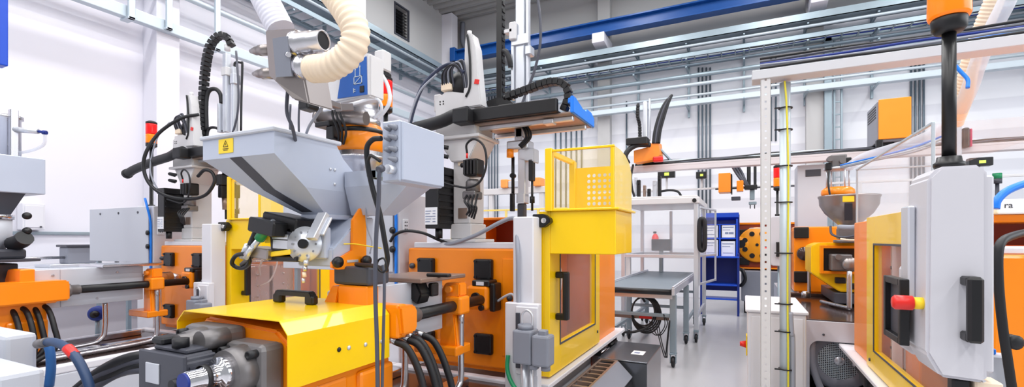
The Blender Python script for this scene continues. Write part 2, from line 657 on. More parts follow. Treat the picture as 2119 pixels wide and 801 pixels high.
drops(1012, 1030, 4, 190, 455, 'slim dark vertical conduit on the back wall behind the robot column')
drops(1150, 1204, 6, 240, 430, 'dark vertical conduit on the back wall behind the yellow guard box')
drops(1446, 1470, 4, 140, 445, 'dark vertical conduit on the back wall above the blue rack')
drops(1596, 1606, 2, 120, 292, 'short dark conduit drop behind the white pole')
drops(1886, 1912, 4, 118, 440, 'dark vertical conduit on the back wall beside the black mast')
drops(1297, 1297, 1, 210, 430, 'single thin dark conduit on the back wall left of the hanging robot', .02)
# steel column and ladder on the back wall
a, c = at(1705, 300, Y=12.8), at(1721, 300, Y=12.8)
tag(MB().box(a.x, c.x, 12.7, 12.98, .01, 6.2, .01).build('wall_duct', 'galv'), 'grey blue vertical duct on the back wall left of the ladder', 'duct')
a, c = at(1727, 300, Y=12.75), at(1742, 300, Y=12.75)
q = MB().box(a.x - .02, a.x + .02, 12.73, 12.8, .01, 6.0, .003).box(c.x - .02, c.x + .02, 12.73, 12.8, .01, 6.0, .003)
for k in range(20):
    q.box(a.x + .02, c.x - .02, 12.75, 12.78, .35 + k * .28, .375 + k * .28, .002)
tag(q.build('wall_ladder', 'galv'), 'narrow grey access ladder fixed to the back wall', 'ladder')

# ------------------------------------------------------------------ light
w = bpy.data.worlds.new('hall_daylight')
sc.world = w
w.use_nodes = True
w.node_tree.nodes['Background'].inputs['Color'].default_value = (.93, .96, 1.0, 1)
w.node_tree.nodes['Background'].inputs['Strength'].default_value = 0.42


def area(name, loc, sx, sy, power, rot=(0, 0, 0), col=(1, .99, .98)):
    l = bpy.data.lights.new(name, 'AREA')
    l.shape = 'RECTANGLE'
    l.size, l.size_y = sx, sy
    l.energy = power
    l.color = col
    o = bpy.data.objects.new(name, l)
    o.location = loc
    o.rotation_euler = rot
    COL.objects.link(o)
    return o


for xx in (-6.0, -2.6, .8, 4.4):
    for yy in (-6.0, -1.0, 4.0, 9.0):
        area('hall_lamp', (xx, yy, 8.1), .5, 4.2, 140)
wl = area('right_side_fill', (8.9, 3.0, 4.6), 4.0, 12.0, 420, (0, PI / 2, 0), (.92, .96, 1.0))  # unseen area light added to brighten right-facing sides; no window there
sc.view_settings.view_transform = 'Standard'
sc.view_settings.look = 'None'
sc.view_settings.gamma = 1.0
sc.view_settings.use_curve_mapping = False
sc.view_settings.exposure = 0.16
# ------------------------------------------------------------------ injection moulding machine (clamp end, base, guards)
def make_machine(label, ox=0, oy=0, oz=0, group=None):
    r = thing('injection_moulding_machine', (ox - 1.9, oy + 3.6, 0), label, 'machine', group)
    O = Vector((ox, oy, oz))

    def mb():
        return MB()

    def B(b, *a, **k):
        a = list(a)
        for i in (0, 1):
            a[i] += ox
        for i in (2, 3):
            a[i] += oy
        for i in (4, 5):
            a[i] += oz
        return b.box(*a, **k)

    def P(x, y, z):
        return (x + ox, y + oy, z + oz)
    # welded base: floor plinth, body, rims round the deck
    b = mb()
    b.box(ox - 2.5, ox - 1.34, oy + .75, oy + 5.1, 0, .1, .01)
    b.box(ox - 2.55, ox - 1.3, oy + .7, oy + 5.15, .1, .47 + oz, .012)
    base = b.build('base_frame', 'lgrey', r)
    b = mb()
    B(b, -2.55, -2.46, .7, 3.0, .47, .53, bev=.01)
    B(b, -1.39, -1.3, .7, 5.15, .47, .53, bev=.01)
    B(b, -2.46, -1.39, 2.93, 3.0, .47, .53, bev=.01)
    B(b, -2.46, -1.39, .7, .78, .47, .53, bev=.01)
    b.build('deck_rim', 'white', base)
    b = mb()
    B(b, -2.46, -1.39, .78, 2.93, .47, .505, bev=.003)
    b.build('deck', 'deck', base)
    # fixed platen with its four plugged tie-bar seats
    b = mb()
    B(b, -2.41, -1.44, 3.07, 3.42, .56, 1.43, bev=.014)
    B(b, -2.38, -1.47, 3.1, 3.4, .53, .56, bev=.004)
    b.prism([(3.07 + oy, .56 + oz), (3.07 + oy, .9 + oz), (2.98 + oy, .56 + oz)], 'X', ox - 1.47, ox - 1.44, 0)
    platen = b.build('fixed_platen', 'orange', r)
    for (x, z) in ((-2.22, 1.28), (-1.71, 1.28), (-2.22, .72), (-1.71, .735)):
        b = mb()
        B(b, x - .075, x + .075, 3.03, 3.075, z - .075, z + .075, bev=.014)
        for (i, j) in ((-1, -1), (1, -1), (-1, 1), (1, 1)):
            b.cyl(P(x + i * .058, 3.022, z + j * .058), P(x + i * .058, 3.035, z + j * .058), .011, seg=8)
        b.build('tie_bar_plug', 'black', platen)
    for (x, z) in ((-2.36, 1.29), (-1.5, 1.08), (-1.5, .62)):
        b = mb()
        b.lathe([(.0, 0), (.012, 0), (.012, -.012), (.022, -.013), (.022, -.04)], P(x, 3.035, z), 12, axis=(0, -1, 0))
        b.build('bolt', 'dgrey', platen)
    b = mb()
    B(b, -1.565, -1.455, 3.062, 3.075, .66, 1.36, bev=.004)
    b.build('cover_plate', 'orange', platen)
    b = mb()
    B(b, -2.36, -1.46, 3.08, 3.46, 1.43, 1.475, bev=.006)
    b.build('top_plate', 'white', r)
    # moving platen, mould halves and tie bars behind the door
    b = mb()
    B(b, -2.4, -1.5, 4.02, 4.3, .56, 1.43, bev=.014)
    b.build('moving_platen', 'orange', r)
    b = mb()
    B(b, -2.2, -1.46, 3.42, 3.7, .78, 1.2, bev=.006)
    B(b, -2.2, -1.46, 3.74, 4.02, .78, 1.2, bev=.006)
    for z in (.86, .98, 1.1):
        b.cyl(P(-1.47, 3.55, z), P(-1.43, 3.55, z), .014, seg=8)
        b.cyl(P(-1.47, 3.88, z), P(-1.43, 3.88, z), .014, seg=8)
    b.build('mould', 'steel', r)
    for (x, z) in ((-2.22, 1.28), (-1.6, 1.28), (-2.22, .72), (-1.6, .72)):
        mb().cyl(P(x, 3.4, z), P(x, 5.0, z), .045, seg=16).build('tie_bar', 'chrome', r)
    b = mb()
    b.tube([P(-1.42, 3.55, 1.1), P(-1.36, 3.5, 1.2), P(-1.38, 3.6, 1.36), P(-1.5, 3.75, 1.42)], .011, 6, 8)
    b.tube([P(-1.42, 3.55, .98), P(-1.34, 3.62, 1.05), P(-1.36, 3.72, 1.25), P(-1.5, 3.8, 1.4)], .009, 6, 8)
    b.build('water_hose', 'white', r)
    # orange rear housing of the clamp
    b = mb()
    B(b, -2.42, -1.235, 4.34, 5.06, .53, 1.42, bev=.01)
    b.build('rear_housing', 'orange_light', r)
    b = mb()
    # open-fronted rear guard above the clamp
    B(b, -2.3, -1.3, 4.95, 5.0, 1.42, 1.68, bev=.003, mi=0)
    B(b, -2.3, -2.26, 3.9, 4.95, 1.44, 1.68, bev=.003, mi=0)
    B(b, -1.34, -1.3, 3.9, 4.95, 1.44, 1.68, bev=.003, mi=0)
    B(b, -2.3, -1.3, 3.9, 5.0, 1.68, 1.7, bev=.003, mi=0)
    B(b, -2.26, -1.34, 4.3, 4.33, 1.44, 1.68, bev=0, mi=1)
    b.build('rear_guard', ['orange', 'oxblood'], r)
    # rear side panel under the operator rail
    b = mb()
    b.box(ox - 1.3, ox - 1.27, oy + 4.3, oy + 5.1, .06, .46 + oz, .004)
    b.build('side_panel', 'oxblood', r)  # orange panel; the shade below the rail is put into its brown-red colour
    # operator-side rail the door slides on
    b = mb()
    B(b, -1.3, -1.16, 2.95, 5.2, .5, .535, bev=.006)
    B(b, -1.3, -1.275, 2.95, 5.2, .3, .5, bev=.003)
    rail = b.build('door_rail', 'white', r)
    b = mb()
    b.cyl(P(-1.2, 4.35, .44), P(-1.2, 4.7, .44), .014, seg=10, mi=0)
    b.cyl(P(-1.2, 4.7, .44), P(-1.2, 4.95, .44), .022, seg=10, mi=1)
    b.box(ox - 1.275, ox - 1.19, oy + 4.33, oy + 4.36, oz + .42, oz + .5, .002, 1)
    b.box(ox - 1.275, ox - 1.19, oy + 4.93, oy + 4.96, oz + .42, oz + .5, .002, 1)
    b.build('door_damper', ['chrome', 'black'], rail)
    # sliding safety door
    b = mb()
    b.frame('X', ox - 1.245, ox - 1.2, oy + 3.07, oy + 4.33, oz + .55, oz + 1.69, .21, wb=.2, wt=.29, wr=.16)
    B(b, -1.28, -1.245, 3.07, 3.1, .55, 1.69, bev=.002)
    B(b, -1.28, -1.245, 4.3, 4.33, .55, 1.69, bev=.002)
    door = b.build('safety_door', 'yellow', r)
    b = mb()
    B(b, -1.232, -1.226, 3.27, 4.18, .74, 1.41, bev=0)
    b.build('window_pane', 'otint', door)
    b = mb()
    b.frame('X', ox - 1.2, ox - 1.195, oy + 3.265, oy + 4.185, oz + .735, oz + 1.415, .015)
    b.build('window_seal', 'dgrey', door)
    b = mb()
    B(b, -1.2, -1.12, 3.17, 3.215, .93, .975, bev=.008)
    B(b, -1.2, -1.12, 3.17, 3.215, 1.225, 1.27, bev=.008)
    B(b, -1.145, -1.105, 3.165, 3.22, .93, 1.27, bev=.01)
    b.build('handle', 'black', door)
    b = mb()
    b.cyl(P(-1.2, 4.25, .66), P(-1.192, 4.25, .66), .012, seg=10)
    b.build('screw', 'dgrey', door)
    b = mb()
    b.prism([(-1.3 + ox, 1.58 + oz), (-1.3 + ox, 1.67 + oz), (-1.22 + ox, 1.67 + oz), (-1.175 + ox, 1.64 + oz), (-1.17 + ox, 1.615 + oz), (-1.22 + ox, 1.58 + oz)], 'Y', oy + 3.0, oy + 3.06, 0, .004)
    b.cyl(P(-1.215, 2.99, 1.625), P(-1.215, 3.005, 1.625), .018, seg=14, mi=1)
    b.build('door_latch', ['black', 'chrome'], r)
    # guard hood projecting over the aisle
    b = mb()
    B(b, -1.2, -.745, 3.07, 3.56, 1.4, 1.69, bev=.004)
    B(b, -1.22, -.72, 3.05, 3.58, 1.69, 1.706, bev=.004)
    hood = b.build('guard_hood', 'yellow', r)
    b = mb()
    B(b, -1.225, -1.175, 3.04, 3.09, 1.69, 2.12, bev=.004)
    B(b, -1.22, -1.19, 3.09, 3.6, 2.08, 2.115, bev=.003)
    B(b, -1.22, -1.175, 3.53, 3.58, 1.706, 2.1, bev=.003)
    B(b, -1.175, -.75, 3.05, 3.07, 2.095, 2.11, bev=.002)
    B(b, -.775, -.752, 3.052, 3.067, 1.706, 2.095, bev=.002)
    b.build('hood_frame', 'yellow', hood)
    b = mb()   # perforated back panel: a grid of cells with octagonal holes
    x0, x1, z0, z1, yy = -1.175, -.76, 1.706, 2.05, 3.56
    nx, nz = 10, 8
    cw, chh = (x1 - x0) / nx, (z1 - z0) / nz
    for i in range(nx):
        for j in range(nz):
            cx, cz = x0 + cw * (i + .5), z0 + chh * (j + .5)
            if i < 2 or j == nz - 1:
                b.poly([P(cx - cw / 2, yy, cz - chh / 2), P(cx + cw / 2, yy, cz - chh / 2), P(cx + cw / 2, yy, cz + chh / 2), P(cx - cw / 2, yy, cz + chh / 2)], [(0, 1, 2, 3)])
                continue
            rr = min(cw, chh) * .33
            ou, inn = [], []
            for k in range(8):
                t = 2 * PI * k / 8
                c_, s_ = math.cos(t), math.sin(t)
                q = max(abs(c_), abs(s_))
                ou.append(P(cx + c_ / q * cw / 2, yy, cz + s_ / q * chh / 2))
                inn.append(P(cx + c_ * rr, yy, cz + s_ * rr))
            b.poly(ou + inn, [(k, (k + 1) % 8, 8 + (k + 1) % 8, 8 + k) for k in range(8)])
    bmesh.ops.remove_doubles(b.bm, verts=b.bm.verts[:], dist=.0005)
    bmesh.ops.solidify(b.bm, geom=b.bm.faces[:], thickness=.003)
    b.build('perforated_panel', 'yellow', hood)
    b = mb()
    B(b, -1.175, -.775, 3.056, 3.061, 1.706, 2.095, bev=0)
    b.build('clear_panel', 'ytint', hood)
    b = mb()
    ar = [(3.06, 1.706), (3.06, 2.1), (3.2, 2.1), (3.36, 2.085), (3.48, 2.045), (3.56, 1.98), (3.56, 1.706)]
    b.prism([(p + oy, z + oz) for p, z in ar], 'X', ox - .752, ox - .746)
    b.build('side_sheet', 'ytint2', hood)
    # white front post with terminal plate and grey plug
    b = mb()
    B(b, -1.4, -1.25, 2.9, 3.05, .6, 1.65, bev=.008)
    b.box(ox - 1.38, ox - 1.27, oy + 2.92, oy + 3.03, .1, .6 + oz, .004)
    post = b.build('front_post', 'white', r)
    b = mb()
    b.box(ox - 1.43, ox - 1.19, oy + 2.84, oy + 2.9, .2 + oz, 1.08 + oz, .006)
    b.box(ox - 1.345, ox - 1.19, oy + 2.825, oy + 2.842, .62 + oz, 1.06 + oz, .004)
    b.build('terminal_plate', 'white', post)
    b = mb()
    B(b, -1.34, -1.31, 2.815, 2.83, .66, 1.02, bev=.002)
    b.build('plate_slot', 'dgrey', post)
    b = mb()
    B(b, -1.31, -1.18, 2.7, 2.83, .72, .93, bev=.012)
    B(b, -1.175, -1.06, 2.69, 2.8, .72, .91, bev=.014)
    B(b, -1.2, -1.15, 2.715, 2.77, .69, .72, bev=.005)
    B(b, -1.14, -1.09, 2.715, 2.77, .9, .94, bev=.006)
    b.cyl(P(-1.245, 2.765, .93), P(-1.245, 2.765, .96), .05, seg=18)
    b.cyl(P(-1.1, 2.745, .69), P(-1.1, 2.745, .72), .03, seg=14)
    plug = b.build('power_plug', 'grey', post)
    b = mb()
    b.tube([P(-1.27, 2.765, .96), P(-1.27, 2.765, 1.02), P(-1.235, 2.765, 1.05), P(-1.2, 2.765, 1.02), P(-1.2, 2.765, .95)], .008, 6, 8)
    b.build('bail', 'alu', plug)
    b = mb()
    b.cyl(P(-1.265, 2.79, .3), P(-1.265, 2.79, .74), .025, seg=12)
    b.cyl(P(-1.215, 2.79, .25), P(-1.215, 2.79, .72), .012, seg=10)
    b.build('cable_gland', 'alu', plug)
    # limit block bolted on the platen face
    b = mb()
    B(b, -1.78, -1.61, 2.92, 3.06, 1.0, 1.17, bev=.02, mi=0)
    B(b, -1.61, -1.565, 2.95, 3.06, .99, 1.19, bev=.012, mi=1)
    B(b, -1.74, -1.6, 2.93, 3.06, 1.165, 1.21, bev=.008, mi=1)
    b.cyl(P(-1.695, 2.9, 1.09), P(-1.695, 2.925, 1.09), .035, seg=18, mi=1)
    b.cyl(P(-1.65, 2.9, 1.02), P(-1.65, 2.925, 1.02), .02, seg=14, mi=1)
    B(b, -1.7, -1.64, 2.925, 2.931, 1.175, 1.2, bev=0, mi=2)
    b.build('limit_block', ['orange', 'black', 'white'], r)
    b = mb()
    b.tube([P(-1.57, 3.0, 1.06), P(-1.5, 2.98, 1.1), P(-1.44, 2.97, 1.12), P(-1.4, 2.96, 1.08)], .009, 6, 8)
    b.build('sensor_cable', 'lgrey', r)
    # levelling feet
    for (x, y) in ((-2.45, .85), (-1.4, .85), (-2.45, 5.0), (-1.4, 5.0)):
        pass
    return r


m1 = make_machine('nearest orange and yellow moulding machine in the centre, with a projecting yellow guard box')


# ------------------------------------------------------------------ injection unit
def make_injection(label):
    r = thing('injection_unit', (-2.0, 1.9, .505), label, 'injection unit', 'injection units')
    # carriage and orange casting
    b = MB()
    b.prism([(-2.32, .97), (-2.32, 1.08), (-2.25, 1.14), (-1.78, 1.115), (-1.7, 1.06), (-1.68, .72), (-1.74, .66), (-2.28, .66)], 'Y', 1.38, 2.0, 0, .012)
    b.box(-2.3, -1.72, 1.42, 2.05, .56, .68, .015).box(-1.9, -1.7, 1.84, 1.93, 1.1, 1.262, .008)
    b.prism([(-2.03, 1.13), (-1.95, 1.255), (-1.9, 1.255), (-1.93, 1.13)], 'Y', 1.85, 1.93, 0, .004)
    b.box(-1.8, -1.68, 1.5, 1.7, .7, .86, .02).box(-1.8, -1.66, 1.75, 2.0, .68, .86, .02)
    cast = b.build('casting', 'orange', r)
    b = MB()
    b.box(-2.34, -2.24, .95, 2.8, .505, .56, .006).box(-1.78, -1.68, .95, 2.8, .505, .56, .006)
    b.build('slide_rail', 'chrome', r)
    # gearbox flange plates with corner bolts
    for (x0, x1, z0, z1) in ((-2.24, -1.96, .9, 1.125), (-1.955, -1.72, .86, 1.075)):
        b = MB()
        b.box(x0, x1, 1.27, 1.385, z0, z1, .025)
        b.cyl(((x0 + x1) / 2, 1.2, (z0 + z1) / 2), ((x0 + x1) / 2, 1.28, (z0 + z1) / 2), min(x1 - x0, z1 - z0) * .44, min(x1 - x0, z1 - z0) * .49, 28)
        fl = b.build('gear_flange', 'cast', r)
        for sx in (0, 1):
            for sz in (0, 1):
                x = x0 + .032 if sx == 0 else x1 - .032
                z = z0 + .032 if sz == 0 else z1 - .032
                MB().lathe([(.0, .006), (.009, .006), (.009, 0), (.017, 0), (.017, .045)], (x, 1.235, z), 14, axis='Y').build('cap_screw', 'rubber', fl)
    # drive cylinder pointing at the viewer
    c = Vector((-1.84, 1.2, .975))
    b = MB()
    b.lathe([(.0, -.15), (.03, -.15), (.038, -.145), (.038, -.09), (.046, -.088), (.046, -.075), (.041, -.073), (.041, -.03), (.063, -.028), (.066, -.02), (.066, .035), (.058, .04), (.058, .06)], c, 36, axis='Y')
    cy = b.build('drive_cylinder', 'chrome', r)
    b = MB()
    b.lathe([(.047, -.09), (.05, -.088), (.05, -.072), (.047, -.07)], c, 32, axis='Y', cap=False)
    b.build('seal_ring', 'rubber', cy)
    MB().cyl((-1.84, 1.043, .975), (-1.84, 1.052, .975), .035, seg=24).build('end_cap', 'dblue', cy)
    # servo motor block
    b = MB()
    b.prism([(-2.2, .84), (-2.2, 1.03), (-2.185, 1.05), (-1.935, 1.05), (-1.915, 1.03), (-1.915, .84)], 'Y', 1.09, 1.225, 0, .01)
    b.box(-2.21, -1.905, 1.085, 1.1, .83, 1.055, .008)
    b.box(-2.17, -1.95, 1.12, 1.21, 1.05, 1.07, .006)
    for k in range(5):
        b.box(-1.916, -1.906, 1.11, 1.215, .86 + k * .034, .872 + k * .034, 0)
    mo = b.build('servo_motor', 'dgrey', r)
    MB().cyl((-2.02, 1.14, 1.07), (-2.02, 1.14, 1.105), .03, seg=18).build('connector', 'rubber', mo)
    MB().box(-2.19, -2.11, 1.12, 1.2, 1.07, 1.1, .008).build('connector', 'rubber', mo)
    MB().cyl((-1.93, 1.055, .95), (-1.93, 1.088, .95), .022, .024, 14).build('knob', 'rubber', mo)
    b = MB()
    b.box(-2.15, -2.06, 1.079, 1.086, .93, 1.01, .003)
    b.build('nameplate', 'alu', mo)
    b = MB()
    b.cyl((-2.08, 1.16, 1.06), (-2.08, 1.28, 1.06), .05, seg=20).cyl((-1.985, 1.19, 1.085), (-1.985, 1.3, 1.085), .042, seg=20)
    b.build('gear_stage', 'cast', mo)
    # folded yellow cover
    t = .004
    pr = [(-2.4, .96), (-2.4, 1.115), (-2.345, 1.168), (-1.7, 1.168), (-1.65, 1.112), (-1.65, .89)]
    inn = [(-1.65 - t, .89), (-1.65 - t, 1.11), (-1.702, 1.168 - t), (-2.343, 1.168 - t), (-2.4 + t, 1.113), (-2.4 + t, .96)]
    b = MB()
    b.prism(pr + inn, 'Y', 1.337, 1.95)
    cov = b.build('cover', 'yellow', r)
    b = MB()
    b.box(-2.235, -2.175, 1.715, 1.755, 1.168, 1.215, .01).box(-2.0, -1.94, 1.715, 1.755, 1.168, 1.215, .01)
    b.prism([(-2.235, 1.2), (-2.21, 1.235), (-1.965, 1.235), (-1.94, 1.2), (-1.97, 1.2), (-1.985, 1.213), (-2.19, 1.213), (-2.205, 1.2)], 'Y', 1.715, 1.755, 0, .005)
    b.build('handle', 'black', cov)
    for (yy, m_) in ((1.607, 1), (1.667, 0), (1.775, 0), (1.89, 0)):
        MB().lathe([(.0, .0), (.011, .0), (.011, .003), (.007, .007), (.0, .008)], (-1.65, yy, 1.0 + (1.607 - yy) * .06), 14, axis='X').build('bolt_hole' if m_ else 'rivet', 'black' if m_ else 'alu', cov)
    # side plate of the carriage
    b = MB()
    b.box(-1.76, -1.735, 1.95, 2.56, .93, 1.25, .004)
    b.box(-2.28, -2.255, 1.98, 2.56, .93, 1.12, .004)
    b.box(-2.255, -1.76, 2.1, 2.5, .95, 1.19, .01)
    b.build('side_plate', 'lgrey', r)
    for (yy, z) in ((1.9, 1.2), (2.35, 1.2), (2.5, 1.08), (2.2, .98)):
        MB().cyl((-1.735, yy, z), (-1.728, yy, z), .009, seg=10).build('bolt', 'steel', r)
    # carriage cylinder: orange block, grey gland, black rod, clamp
    b = MB()
    b.box(-1.8, -1.6, 1.955, 2.03, .985, 1.16, .012)
    b.prism([(1.97, 1.0), (1.95, 1.155), (2.08, 1.15), (2.1, 1.12), (2.1, 1.03), (2.08, 1.0)], 'X', -1.75, -1.58, 0, .012)
    b.build('cylinder_block', 'orange', r)
    b = MB()
    b.lathe([(.055, 0), (.055, .03), (.042, .035), (.042, .09), (.036, .1)], (-1.66, 2.1, 1.075), 20, axis='Y')
    b.build('gland', 'cast', r)
    b = MB()
    b.cyl((-1.66, 2.0, 1.075), (-1.66, 2.92, 1.075), .034, seg=24)
    b.build('rod', 'black', r)
    b = MB()
    b.box(-1.72, -1.6, 2.56, 2.68, 1.02, 1.135, .015)
    b.prism([(-1.77, .8), (-1.77, 1.15), (-1.73, 1.22), (-1.62, 1.22), (-1.62, 1.135), (-1.7, 1.11), (-1.66, 1.0), (-1.64, .8)], 'Y', 2.58, 2.67, 0, .008)
    b.box(-1.95, -1.62, 2.54, 2.72, .76, .82, .01)
    b.cyl((-1.69, 2.55, 1.18), (-1.69, 2.6, 1.18), .022, seg=14)
    b.build('rod_clamp', 'orange', r)
    b = MB()
    b.tube([(-1.64, 2.63, 1.03), (-1.64, 2.63, .8), (-1.64, 2.63, .62), (-1.64, 2.6, .56), (-1.64, 2.5, .535), (-1.64, 2.0, .53), (-1.64, 1.0, .53)], .02, 8, 12)
    b.cyl((-1.64, 2.63, .96), (-1.64, 2.63, 1.03), .022, seg=6)
    b.build('oil_pipe', 'steel', r)
    # second pipe, nearer, as on the open deck
    b = MB()
    b.tube([(-1.83, 2.3, .93), (-1.83, 2.3, .7), (-1.83, 2.27, .6), (-1.85, 2.15, .56), (-1.88, 1.6, .56), (-1.88, 1.2, .56)], .02, 8, 12)
    b.build('oil_pipe', 'steel', r)
    # barrel and nozzle
    b = MB()
    b.cyl((-2.0, 2.0, 1.1), (-2.0, 2.6, 1.1), .09, seg=28).cyl((-2.0, 2.6, 1.1), (-2.0, 2.95, 1.1), .06, seg=24).cyl((-2.0, 2.95, 1.1), (-2.0, 3.06, 1.1), .05, .02, 20)
    b.build('barrel', 'steel', r)
    # bronze table plate
    b = MB()
    b.box(-2.06, -1.635, 2.2, 2.68, 1.25, 1.275, .005)
    b.build('table_plate', 'bronze', r)
    b = MB()
    b.prism([(-1.77, 1.16), (-1.79, 1.25), (-1.7, 1.25), (-1.665, 1.18), (-1.69, 1.12)], 'Y', 2.24, 2.34, 0, .01)
    b.box(-1.685, -1.65, 2.33, 2.4, 1.16, 1.24, .01)
    b.build('work_light', 'black', r)
    b = MB()
    b.box(-1.72, -1.56, 2.36, 2.40, 1.275, 1.295, .006)
    b.build('lever', 'black', r)
    # hose fittings and hydraulic hoses
    for k in range(4):
        x = -1.66 + .028 * (k % 2)
        yy = 1.98 + .065 * k
        b = MB()
        b.cyl((x - .05, yy, .985), (x + .03, yy, .965), .018, seg=14, mi=1)
        b.tube([(x + .02, yy, .968), (x + .09, yy + .02, .93), (x + .16, yy + .03, .8), (x + .2, yy + .03, .64), (x + .2, yy - .05 * k + .04, .54)], .019, 8, 12)
        b.build('hydraulic_hose', ['rubber', 'steel'], r)
    return r


i1 = make_injection('nearest injection unit under a folded yellow cover with a black handle, lower left of centre')
# ------------------------------------------------------------------ material hopper with its slide mount
def make_hopper(label):
    r = thing('material_hopper', (-1.95, 1.9, 1.26), label, 'hopper', 'sheet metal hoppers')
    # lid outline and tapering body (outer skin), near corner at (-1.94, 1.5)
    x0, x1, y0, y1 = -2.47, -1.94, 1.5, 1.87
    v = [(x0, y0, 2.0), (x1, y0, 2.0), (x1, y1, 2.0), (x0, y1, 2.0),          # rim
         (x0, y0, 1.9), (x1, y0, 1.895), (x1, y1 + .05, 1.93), (x0, y1 + .05, 1.93),      # skirt
         (x1, 1.675, 1.755), (x1, 2.14, 1.755), (x0 + .13, 1.675, 1.755), (x0 + .13, 2.14, 1.755),  # lower edge of the side sheet
         (-2.13, 1.83, 1.625), (-1.97, 1.83, 1.625), (-1.97, 2.06, 1.625), (-2.13, 2.06, 1.625)]   # outlet
    f = [(0, 1, 5, 4), (1, 2, 6, 9, 8, 5), (2, 3, 7, 6), (3, 0, 4, 10, 11, 7), (4, 5, 8, 10), (10, 8, 13, 12), (8, 9, 14, 13), (9, 11, 15, 14), (11, 10, 12, 15), (6, 7, 11, 9), (12, 13, 14, 15)]
    MB().poly(v, f).build('hopper_shell', 'hopper', r)
    b = MB()
    b.box(x0 - .012, x1 + .012, y0 - .012, y1 + .03, 1.998, 2.018, .005)
    b.build('lid', 'lgrey', r)
    # viewing strip let into the sloping front
    def on(u, t):
        a = Vector((x0, y0, 1.9)).lerp(Vector((x0 + .13, 1.675, 1.755)), t)
        c = Vector((x1, y0, 1.895)).lerp(Vector((x1, 1.675, 1.755)), t)
        nrm = Vector((0, -.64, -.77))
        return a.lerp(c, u) + nrm * .002

    def on2(u, t):
        a = Vector((x0 + .13, 1.675, 1.755)).lerp(Vector((-2.13, 1.83, 1.625)), t)
        c = Vector((x1, 1.675, 1.755)).lerp(Vector((-1.97, 1.83, 1.625)), t)
        return a.lerp(c, u) + Vector((0, -.64, -.77)) * .002
    b = MB()
    q = [on(.40, .0), on(.56, .0), on2(.44, 0), on2(.24, 0), on2(.62, .85), on2(.22, .85)]
    b.poly(q, [(0, 1, 2, 3), (3, 2, 4, 5)])
    b.build('sight_strip', 'dgrey', r)
    b = MB()
    cx, cz, yy = -2.285, 1.957, y0 - .003
    b.box(cx - .055, cx + .055, yy, yy + .002, cz - .035, cz + .035, 0)
    lb = b.build('warning_label', 'label', r)
    b = MB()
    for (a, c) in (((-.018, -.004), (0, .026)), ((0, .026), (.018, -.004)), ((.018, -.004), (-.018, -.004))):
        b.beam((cx + a[0], yy - .001, cz + a[1]), (cx + c[0], yy - .001, cz + c[1]), .001, .003, 0, 0)
    b.box(cx - .0015, cx + .0015, yy - .0015, yy, cz + .003, cz + .014, 0)
    b.box(cx - .022, cx + .022, yy - .0015, yy, cz - .015, cz - .012, 0).box(cx - .016, cx + .016, yy - .0015, yy, cz - .022, cz - .019, 0)
    b.build('warning_sign', 'mark', lb)
    for (yy, z) in ((1.83, 1.865), (1.86, 1.865), (1.86, 1.79), (2.02, 1.8)):
        MB().lathe([(.0, 0), (.008, 0), (.008, .004), (.003, .007), (0, .007)], (x1, yy, z), 12, axis='X').build('rivet', 'alu', r)
    # rear funnel beside the shell
    b = MB()
    v = [(-1.93, 1.92, 1.86), (-1.5, 1.92, 1.86), (-1.5, 2.12, 1.86), (-1.93, 2.12, 1.86), (-1.93, 1.92, 1.78), (-1.5, 1.92, 1.78), (-1.5, 2.12, 1.78), (-1.93, 2.12, 1.78), (-1.93, 1.97, 1.63), (-1.72, 1.97, 1.63), (-1.72, 2.08, 1.63), (-1.93, 2.08, 1.63)]
    b.poly(v, [(0, 3, 2, 1), (0, 1, 5, 4), (1, 2, 6, 5), (2, 3, 7, 6), (3, 0, 4, 7), (4, 5, 9, 8), (5, 6, 10, 9), (6, 7, 11, 10), (7, 4, 8, 11), (8, 9, 10, 11)])
    b.build('rear_funnel', 'hopper', r)
    # slide throat, dial plate, orange cheek, knobs
    b = MB()
    b.box(-2.15, -1.95, 1.82, 2.07, 1.605, 1.63, .004)
    b.prism([(1.78, 1.36), (1.78, 1.45), (1.98, 1.62), (2.08, 1.62), (2.06, 1.36)], 'X', -2.12, -1.87, 0, .006)
    b.box(-2.14, -1.9, 1.76, 1.8, 1.4, 1.56, .006)
    b.build('slide_throat', 'hopper', r)
    b = MB()
    b.beam((-1.93, 1.7, 1.5), (-1.93, 1.78, 1.63), .06, .03)
    b.beam((-1.9, 1.735, 1.52), (-1.9, 1.79, 1.61), .035, .012)
    b.build('clamp_lever', 'alu', r)
    b = MB()
    b.prism([(1.76, 1.355), (1.76, 1.385), (1.9, 1.44), (1.9, 1.6), (1.955, 1.665), (2.0, 1.665), (2.0, 1.36), (1.95, 1.345), (1.8, 1.345)], 'X', -1.868, -1.85, 0, .002)
    b.build('slide_cheek', 'orange', r)
    for (yy, z) in ((1.765, 1.385), (1.965, 1.385)):
        b = MB()
        b.lathe([(.0, .0), (.012, 0), (.012, .015), (.026, .02), (.029, .03), (.026, .045), (.0, .048)], (-1.85, yy, z), 20, axis='X')
        b.build('knob', 'black', r)
    b = MB()
    b.box(-1.849, -1.846, 1.855, 1.935, 1.378, 1.392, .002)
    b.build('slot', 'alu', r)
    b = MB()
    b.box(-1.93, -1.69, 1.84, 2.0, 1.265, 1.36, .014)
    b.build('throat_block', 'dgrey', r)
    b = MB()
    b.cyl(at(768, 424, Y=2.0), at(800, 424, Y=2.03), .016, seg=14).cyl(at(800, 424, Y=2.03), at(822, 425, Y=2.05), .011, seg=12)
    b.build('slide_cylinder', 'steel', r)
    MB().tube([at(766, 420, Y=1.98), at(758, 432, Y=1.96), at(760, 470, Y=1.97), at(770, 500, Y=1.98), at(766, 525, Y=1.97)], .004, 6, 8).build('wire', 'cable_l', r)
